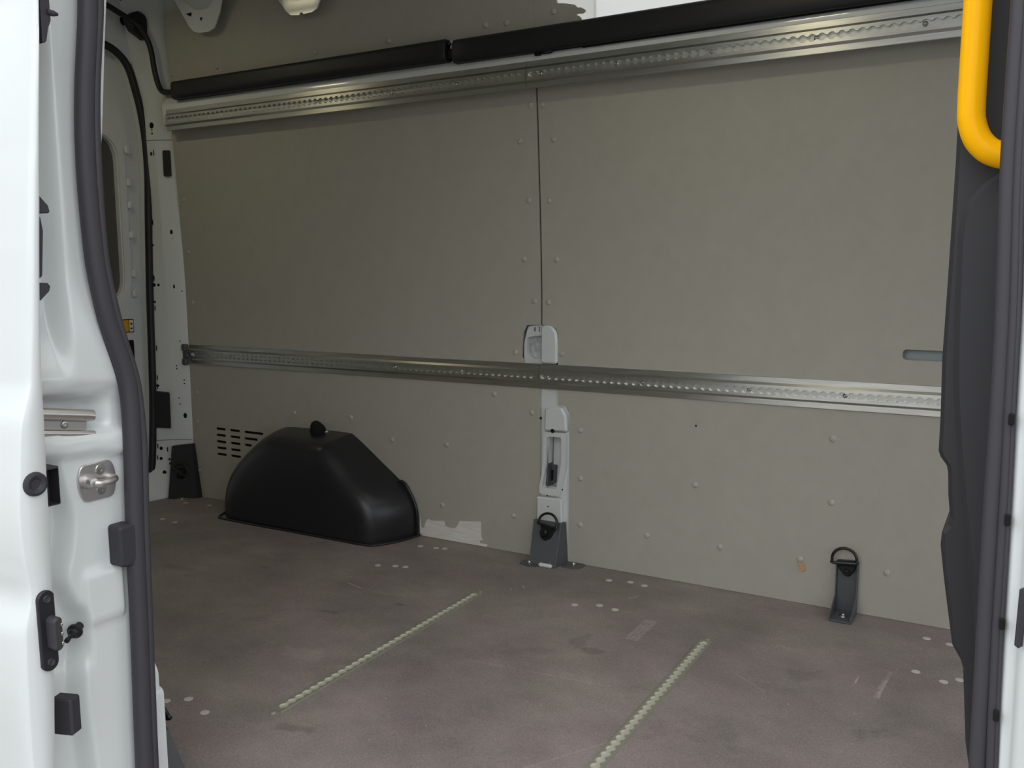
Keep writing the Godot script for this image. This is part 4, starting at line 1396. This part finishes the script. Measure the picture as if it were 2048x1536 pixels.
func build_jamb() -> void:
	var j := thing("trim_4", "white pressed door pillar at the rear edge of the side opening", "pillar", Vector3.ZERO, "", "structure")
	var edge := [[1.662, 1.75], [1.684, 1.434], [1.701, 1.275], [1.716, 1.122], [1.716, 1.02], [1.705, 0.951], [1.692, 0.884], [1.672, 0.815], [1.666, 0.75], [1.664, 0.692], [1.667, 0.605], [1.673, 0.426], [1.677, 0.243], [1.679, 0.10], [1.681, -0.3]]
	var st := start()
	grid(st, 260, 72, func(u, v):
		var y := lerpf(1.9, -0.3, u)
		var z0 := table(edge, y)
		var z := lerpf(z0, 1.862, v)
		return Vector3(jamb_x(z, y), y, z), Vector3.RIGHT)
	put(st, "pressing", M.white, j)
	# inner return of the pressing
	st = start()
	grid(st, 80, 2, func(u, v):
		var y := lerpf(1.9, -0.3, u)
		return Vector3(-1.33 - v * 0.07, y, table(edge, y) + v * 0.01), Vector3.FORWARD)
	put(st, "inner_flange", M.white, j)
	# lower inner post seen past the seal
	st = start()
	prism(st, rounded(v2([[-1.46, 0.0], [-1.341, 0.0], [-1.342, 0.235], [-1.358, 0.242], [-1.46, 0.242]]), 0.008, 3), Transform3D(Basis(), Vector3(0, 0, 1.64)), 0.08, 0.004)
	put(st, "inner_post", M.white, j)
	st = start()
	prism(st, rounded(v2([[-1.46, 0.21], [-1.347, 0.21], [-1.347, 0.270], [-1.366, 0.305], [-1.46, 0.32]]), 0.008, 3), Transform3D(Basis(), Vector3(0, 0, 1.645)), 0.075, 0.004)
	put(st, "post_top", M.white, j)
	# door seal: fat bulb and a thinner lip
	var left := [[1.745, 1.75], [1.745, 1.416], [1.761, 1.263], [1.766, 1.187], [1.766, 1.126], [1.758, 1.001], [1.745, 0.920], [1.721, 0.853], [1.710, 0.793], [1.714, 0.700], [1.719, 0.527], [1.720, 0.394], [1.727, 0.135], [1.73, -0.3]]
	var right := [[1.695, 1.75], [1.707, 1.426], [1.725, 1.269], [1.729, 1.120], [1.727, 1.017], [1.716, 0.951], [1.701, 0.884], [1.682, 0.815], [1.676, 0.754], [1.673, 0.692], [1.677, 0.605], [1.682, 0.426], [1.686, 0.243], [1.688, 0.115], [1.69, -0.3]]
	var s := thing("door_seal", "thick dark grey rubber seal along the white door pillar", "seal", Vector3(-1.31, 0, 1.72))
	var bulb := []
	var lip := []
	var carrier := []
	for i in 91:
		var y := lerpf(1.72, -0.28, i / 90.0)
		var a := table(left, y)
		var b := table(right, y)
		bulb.append(Vector3(0.0, y, lerpf(a, b, 0.36) - 1.72))
		lip.append(Vector3(0.003, y, lerpf(a, b, 0.80) - 1.72))
		carrier.append(Vector3(-0.010, y, lerpf(a, b, 0.55) - 1.72))
	st = start()
	tube(st, bulb, 0.0145, 14, false, 0.0155, Vector3.RIGHT)
	put(st, "bulb", M.seal, s)
	st = start()
	tube(st, lip, 0.0085, 10, false, 0.0085, Vector3.RIGHT)
	put(st, "lip", M.seal, s)
	st = start()
	tube(st, carrier, 0.008, 8, false, 0.018, Vector3.RIGHT)
	put(st, "carrier", M.seal, s)
	# steel guide rail end
	var g := thing("door_guide_rail", "shiny steel sliding door guide rail end in the pillar recess", "guide rail", Vector3(-1.338, 0.757, 1.80))
	st = start()
	rbox(st, Vector3(-0.003, 0.0, 0.006), Vector3(0.008, 0.040, 0.092), 0.002, Basis(Vector3.RIGHT, -0.17))
	put(st, "web", M.steel, g)
	for d in [[0.0135, 0.0095], [-0.0175, 0.0065]]:
		st = start()
		var pts := []
		for i in 9: pts.append(Vector3(0.010, d[0] + 0.17 * lerpf(-0.043, 0.06, i / 8.0), lerpf(-0.043, 0.06, i / 8.0)))
		tube(st, pts, d[1], 12, false, d[1] * 0.9, Vector3.UP)
		put(st, "flange", M.steel, g)
	st = start()
	lathe(st, [Vector2(0.0, 0.001), Vector2(0.003, 0.001), Vector2(0.0032, 0.004), Vector2(0.006, 0.0035), Vector2(0.0072, 0.001), Vector2(0.0075, 0.0)], along(Vector3.RIGHT, Vector3(-0.001, -0.003, 0.002)), 16)
	put(st, "screw", M.screw, g)
	for z in [-0.016, 0.022]:
		st = start()
		rbox(st, Vector3(-0.001, -0.003, z), Vector3(0.003, 0.018, 0.004), 0.001)
		put(st, "stop_lug", M.alu_in, g)
	# striker plate
	var k := thing("striker_plate", "steel door striker plate with loop and two screws", "striker", Vector3(jamb_x(1.757, 0.655), 0.655, 1.757))
	var face := Transform3D(Basis(Vector3(0, 0, -1), Vector3.UP, Vector3.RIGHT), Vector3.ZERO)
	st = start()
	prism(st, rounded(v2([[-0.029, 0.029], [0.026, 0.031], [0.034, 0.012], [0.034, -0.014], [0.028, -0.033], [-0.026, -0.033], [-0.035, -0.012], [-0.035, 0.012]]), 0.010, 4), face, 0.005, 0.0012)
	put(st, "plate", M.steel, k)
	for y in [0.017, -0.017]:
		st = start()
		lathe(st, [Vector2(0.0, 0.0004), Vector2(0.003, 0.0004), Vector2(0.0034, 0.0016), Vector2(0.0080, 0.0014), Vector2(0.0092, 0.0)], along(Vector3.RIGHT, Vector3(0.005, y, -0.005)), 16)
		put(st, "screw", M.screw, k)
	st = start()
	tube(st, curve([Vector3(0.0, 0.0, 0.020), Vector3(0.016, 0.0, 0.018), Vector3(0.024, -0.001, 0.008), Vector3(0.024, -0.001, -0.008), Vector3(0.018, 0.0, -0.022), Vector3(0.002, 0.0, -0.026)], 5), 0.0062, 12)
	put(st, "loop", M.steel, k)
	st = start()
	lathe(st, [Vector2(0.0, 0.022), Vector2(0.007, 0.020), Vector2(0.010, 0.012), Vector2(0.0125, 0.0)], along(Vector3(1, 0.05, 0.1), Vector3(0.003, 0.001, 0.017)), 16)
	put(st, "stub", M.steel, k)
	# rubber buffer beside the seal
	var b := thing("rubber_buffer", "black rubber buffer block touching the door seal below the striker", "buffer", Vector3(-1.328, 0.538, 1.722))
	st = start()
	prism(st, rounded(v2([[-0.020, 0.036], [0.012, 0.036], [0.013, 0.020], [0.012, -0.026], [0.0, -0.037], [-0.020, -0.034]]), 0.006, 3), Transform3D(Basis(Vector3(0, 0, -1), Vector3(0, 1, 0), Vector3.RIGHT), Vector3.ZERO), 0.030, 0.004)
	st.set_smooth_group(-1)
	var bm := put(st, "block", M.rubber, b)
	bm.rotation.y = 0.0
	# pin
	var p := thing("rubber_pin", "small black rubber locating pin on the door pillar", "pin", Vector3(-1.338, 0.410, 1.806))
	st = start()
	lathe(st, [Vector2(0.0, 0.030), Vector2(0.0040, 0.030), Vector2(0.0044, 0.026), Vector2(0.0034, 0.021), Vector2(0.0040, 0.014), Vector2(0.0075, 0.012), Vector2(0.0090, 0.008), Vector2(0.0100, 0.0075), Vector2(0.0100, 0.006), Vector2(0.0125, 0.005), Vector2(0.0128, 0.001), Vector2(0.0070, 0.0), Vector2(0.0070, -0.045)], along(Vector3(0.45, -0.22, 0.88), Vector3.ZERO), 16)
	put(st, "pin", M.black, p)
	# oval black plug next to the guide rail
	st = start()
	var oval := PackedVector2Array()
	for c in circle(Vector2.ZERO, 1.0, 16): oval.append(Vector2(c.x * 0.0045, c.y * 0.0105))
	prism(st, oval, Transform3D(Basis(Vector3(0, 0, -1), Vector3.UP, Vector3.RIGHT), Vector3(jamb_x(1.748, 0.752) - 0.004, 0.752, 1.748)), 0.006, 0.001)
	put(st, "hole_plug", M.rubber, j, "dark oval plug")


# ------------------------------------------------------------------ sliding door, slid open
func build_sliding_door() -> void:
	var xin := [[1.840, 1.795], [1.851, 1.382], [1.871, 1.101], [1.885, 0.885], [1.888, 0.774], [1.890, 0.699], [1.893, 0.555], [1.903, 0.352], [1.910, 0.245], [1.920, -0.364]]
	var xout := [[1.840, 1.795], [1.852, 1.382], [1.872, 1.172], [1.883, 1.065], [1.895, 0.920], [1.905, 0.835], [1.922, 0.780], [1.930, 0.708], [1.935, 0.642], [1.933, 0.581], [1.927, 0.526], [1.938, 0.477], [1.942, 0.377], [1.943, 0.263], [1.943, -0.364]]
	var crease := [[1.846, 1.795], [1.860, 1.384], [1.881, 1.173], [1.895, 1.030], [1.911, 0.834], [1.925, 0.777], [1.935, 0.706], [1.939, 0.639], [1.935, 0.555], [1.933, 0.515], [1.946, 0.466], [1.951, 0.375], [1.951, 0.258], [1.951, -0.364]]
	var d := thing("sliding_door", "white sliding side door slid open alongside the van", "door", Vector3(-1.26, 0, 1.90))
	var off := Vector3(1.26, 0, -1.90)
	var st := start()
	grid(st, 220, 13, func(u, v):
		var y := lerpf(1.6, -0.3, u)
		var a := table(xin, y)
		var b := maxf(table(xout, y), a + 0.002)
		var c := maxf(table(crease, y), b + 0.004)
		var k := int(round(v * 13))
		var at: Vector3
		match k:
			0: at = Vector3(-2.2, y, a)
			1: at = Vector3(-1.3500, y, a)
			2: at = Vector3(-1.2580, y, a)
			3: at = Vector3(-1.2530, y, a + 0.0004)
			4: at = Vector3(-1.2500, y, a + 0.002)
			5: at = Vector3(-1.2500, y, lerpf(a, b, 0.5) + 0.001)
			6: at = Vector3(-1.2500, y, b)
			7: at = Vector3(-1.2520, y, b + (c - b) * 0.28)
			8: at = Vector3(-1.2580, y, b + (c - b) * 0.62)
			9: at = Vector3(-1.2660, y, b + (c - b) * 0.86)
			10: at = Vector3(-1.2760, y, c)
			11: at = Vector3(-1.3100, y, c + 0.003)
			12: at = Vector3(-1.45, y, c + 0.008)
			_: at = Vector3(-2.2, y, c + 0.014)
		return at + off, Vector3(0.7, 0, 0.7))
	put(st, "skin", M.white, d)
	var face := Transform3D(Basis(Vector3(0, 0, -1), Vector3.UP, Vector3.RIGHT), Vector3(-1.2510, 0, 0) + off)
	# buffer socket
	st = start()
	lathe(st, [Vector2(0.0, 0.0015), Vector2(0.007, 0.0015), Vector2(0.0095, 0.004), Vector2(0.0135, 0.0055), Vector2(0.0175, 0.004), Vector2(0.0185, -0.002)], Transform3D(along(Vector3.RIGHT, Vector3(-1.2495, 0.690, 1.911) + off)), 20)
	put(st, "buffer_socket", M.rubber, d, "black round rubber socket")
	# contact plate with plug
	st = start()
	prism(st, capsule(Vector2(-1.9095, 0.4655), 0.0135, 0.0625), face, 0.007, 0.0015)
	var plate := put(st, "contact_plate", M.black, d, "black contact plate")
	st = start()
	prism(st, capsule(Vector2(-1.9055, 0.463), 0.0078, 0.026), face, 0.026, 0.003)
	put(st, "plug", M.rubber, plate)
	for y in [0.477, 0.463, 0.448]:
		st = start()
		rbox(st, Vector3(-1.2245, y, 1.901) + off, Vector3(0.004, 0.005, 0.004), 0.001)
		put(st, "contact", M.screw, plate)
	for y in [0.515, 0.417]:
		st = start()
		lathe(st, [Vector2(0.0, 0.0005), Vector2(0.003, 0.001), Vector2(0.005, 0.002), Vector2(0.006, 0.0)], along(Vector3.RIGHT, Vector3(-1.244, y, 1.909) + off), 14)
		put(st, "screw", M.rubber, plate)
	# rubber block near the bottom
	st = start()
	rbox(st, Vector3(-1.278, 0.308, 1.870) + off, Vector3(0.036, 0.060, 0.024), 0.003, Basis(Vector3.UP, 0.35))
	put(st, "rubber_block", M.rubber, d, "black rubber block")
	# block behind the buffer socket
	st = start()
	prism(st, rounded(rect(-1.897, 0.645, -1.858, 0.705), 0.002, 2), Transform3D(Basis(Vector3(0, 0, -1), Vector3.UP, Vector3.RIGHT), Vector3(-1.3000, 0, 0) + off), 0.03, 0.003)
	put(st, "rear_block", M.rubber, d, "black rubber block")
	# black guide wedges and strip along the inner edge
	for poly in [[[-1.877, 1.109], [-1.872, 1.109], [-1.858, 1.094], [-1.856, 1.085], [-1.859, 1.083], [-1.877, 1.083]], [[-1.886, 0.983], [-1.867, 0.982], [-1.863, 0.977], [-1.865, 0.970], [-1.879, 0.957], [-1.886, 0.955]]]:
		st = start()
		prism(st, PackedVector2Array(v2(poly)), Transform3D(Basis(Vector3(0, 0, -1), Vector3.UP, Vector3.RIGHT), Vector3(-1.2750, 0, 0) + off), 0.022, 0.001)
		put(st, "guide_wedge", M.rubber, d, "black guide wedge")
	st = start()
	prism(st, rounded(v2([[-1.881, 1.078], [-1.870, 1.078], [-1.867, 1.057], [-1.873, 0.992], [-1.881, 0.986]]), 0.002, 2), Transform3D(Basis(Vector3(0, 0, -1), Vector3.UP, Vector3.RIGHT), Vector3(-1.2750, 0, 0) + off), 0.020, 0.001)
	put(st, "edge_strip", M.rubber, d, "black edge strip")
	st = start()
	prism(st, rounded(v2([[-1.849, 1.455], [-1.836, 1.455], [-1.834, 1.358], [-1.839, 1.347], [-1.843, 1.327], [-1.849, 1.323]]), 0.003, 2), Transform3D(Basis(Vector3(0, 0, -1), Vector3.UP, Vector3.RIGHT), Vector3(-1.2750, 0, 0) + off), 0.022, 0.001)
	put(st, "catch_strip", M.rubber, d, "dark catch strip")
	st = start()
	lathe(st, [Vector2(0.0, 0.016), Vector2(0.002, 0.016), Vector2(0.0042, 0.010), Vector2(0.0045, 0.0)], along(Vector3(0.2, -0.05, -1), Vector3(-1.2540, 1.369, 1.840) + off), 12)
	put(st, "catch_pin", M.rubber, d)


# ------------------------------------------------------------------ cab side of the opening
func build_cab_side() -> void:
	# white body strip outside the seal
	var b := thing("trim_5", "white body pillar at the front edge of the side opening", "pillar", Vector3.ZERO, "", "structure")
	var st := start()
	var prof := [[-0.012, 1.70], [-0.010, 1.765], [-0.004, 1.772], [0.000, 1.773], [0.003, 1.782], [0.008, 1.792], [0.016, 1.795], [0.022, 1.800], [0.03, 1.84], [0.08, 1.86], [0.30, 1.88]]
	grid(st, 30, prof.size() - 1, func(u, v):
		var p = prof[int(round(v * (prof.size() - 1)))]
		var y := lerpf(2.2, -0.35, u)
		return Vector3(p[0] + 0.006 * smoothstep(1.3, 0.4, y) - 0.002, y, p[1]), Vector3(0, 0, 1))
	put(st, "pressing", M.white, b)
	st = start()
	prism(st, rounded(v2([[-0.0022, -0.026], [0.0018, -0.028], [0.0028, 0.0], [0.0016, 0.026], [-0.001, 0.026]]), 0.001, 2), Transform3D(Basis(Vector3.UP, -0.4), Vector3(0.0075, 0.695, 1.790)), 0.008, 0.001)
	put(st, "rubber_stop", M.rubber, b, "slim black rubber stop")
	# seal
	var s := thing("door_seal", "ribbed dark grey rubber seal beside the yellow grab handle", "seal", Vector3(-0.018, 0, 1.76))
	var a := [[-0.029, 1.9], [-0.029, 1.226], [-0.030, 1.101], [-0.028, 1.015], [-0.026, 0.903], [-0.027, 0.788], [-0.026, 0.644], [-0.026, 0.527], [-0.025, -0.2]]
	var c := [[-0.017, 1.9], [-0.016, 1.226], [-0.015, 1.079], [-0.011, 0.962], [-0.010, 0.891], [-0.008, 0.791], [-0.007, 0.649], [-0.004, 0.533], [0.0, -0.2]]
	for d in [["bulb", 0.30, 0.0075, 0.0], ["lip", 0.80, 0.0045, 0.006], ["bead", 0.98, 0.0016, 0.010]]:
		var pts := []
		for i in 61:
			var y := lerpf(1.9, -0.3, i / 60.0)
			pts.append(Vector3(lerpf(table(a, y), table(c, y), d[1]) + 0.018, y, d[3]))
		st = start()
		tube(st, pts, d[2] * 1.1, 12, false, d[2], Vector3.RIGHT)
		put(st, d[0], M.seal, s)
	for q in [[-0.0113, 0.8664], [-0.0090, 0.7752], [-0.0078, 0.6785], [-0.0075, 0.5904]]:
		st = start()
		rbox(st, Vector3(q[0] + 0.018, q[1], 0.013), Vector3(0.005, 0.010, 0.006), 0.001)
		put(st, "clip", M.hole, s, "small black clip")
	# dark moulded trim with its raised field
	var t := thing("pillar_trim", "dark grey moulded plastic pillar trim behind the yellow grab handle", "trim panel", Vector3.ZERO)
	var edge := v2([[-0.078, 1.9], [-0.0765, 1.257], [-0.076, 1.100], [-0.077, 0.987], [-0.078, 0.906], [-0.0765, 0.846], [-0.0765, 0.812], [-0.0745, 0.806], [-0.068, 0.797], [-0.0665, 0.790], [-0.065, 0.766], [-0.062, 0.742], [-0.0635, 0.735], [-0.069, 0.726], [-0.0695, 0.712], [-0.065, 0.68], [-0.059, 0.643], [-0.053, 0.607], [-0.044, 0.592], [-0.0415, 0.584], [-0.035, 0.504], [-0.030, 0.475], [-0.02, 0.30], [-0.005, -0.2]])
	var poly := PackedVector2Array(edge)
	poly.append(Vector2(0.10, -0.2))
	poly.append(Vector2(0.10, 1.9))
	st = start()
	prism(st, poly, Transform3D(Basis(), Vector3(0, 0, 1.52)), 0.145, 0.004)
	put(st, "shell", M.trim_dark, t)
	st = start()
	var field := PackedVector2Array(curve(v2([[-0.030, 1.095], [-0.038, 1.089], [-0.052, 1.078], [-0.064, 1.060], [-0.0685, 1.036], [-0.069, 1.007], [-0.067, 0.918], [-0.064, 0.868], [-0.0585, 0.817], [-0.052, 0.767], [-0.0415, 0.690], [-0.034, 0.639], [-0.024, 0.487], [-0.010, 0.2]]), 4))
	field.append(Vector2(0.06, 0.2))
	field.append(Vector2(0.06, 1.095))
	prism(st, field, Transform3D(Basis(), Vector3(0, 0, 1.64)), 0.034, 0.005)
	put(st, "raised_field", M.trim_mid, t)
	# yellow grab handle
	var h := thing("grab_handle", "bright yellow tubular grab handle bent at its lower end", "handle", Vector3(-0.06, 1.1, 1.70))
	st = start()
	var pts := []
	for q in [[-0.060, 1.80], [-0.061, 1.5], [-0.062, 1.30], [-0.0625, 1.20], [-0.0625, 1.150], [-0.061, 1.134], [-0.056, 1.120], [-0.048, 1.110], [-0.040, 1.105], [-0.030, 1.102], [-0.015, 1.101]]: pts.append(Vector3(q[0] + 0.06, q[1] - 1.1, 0.0))
	tube(st, curve(pts, 5), 0.0122, 20)
	put(st, "tube", M.yellow, h)
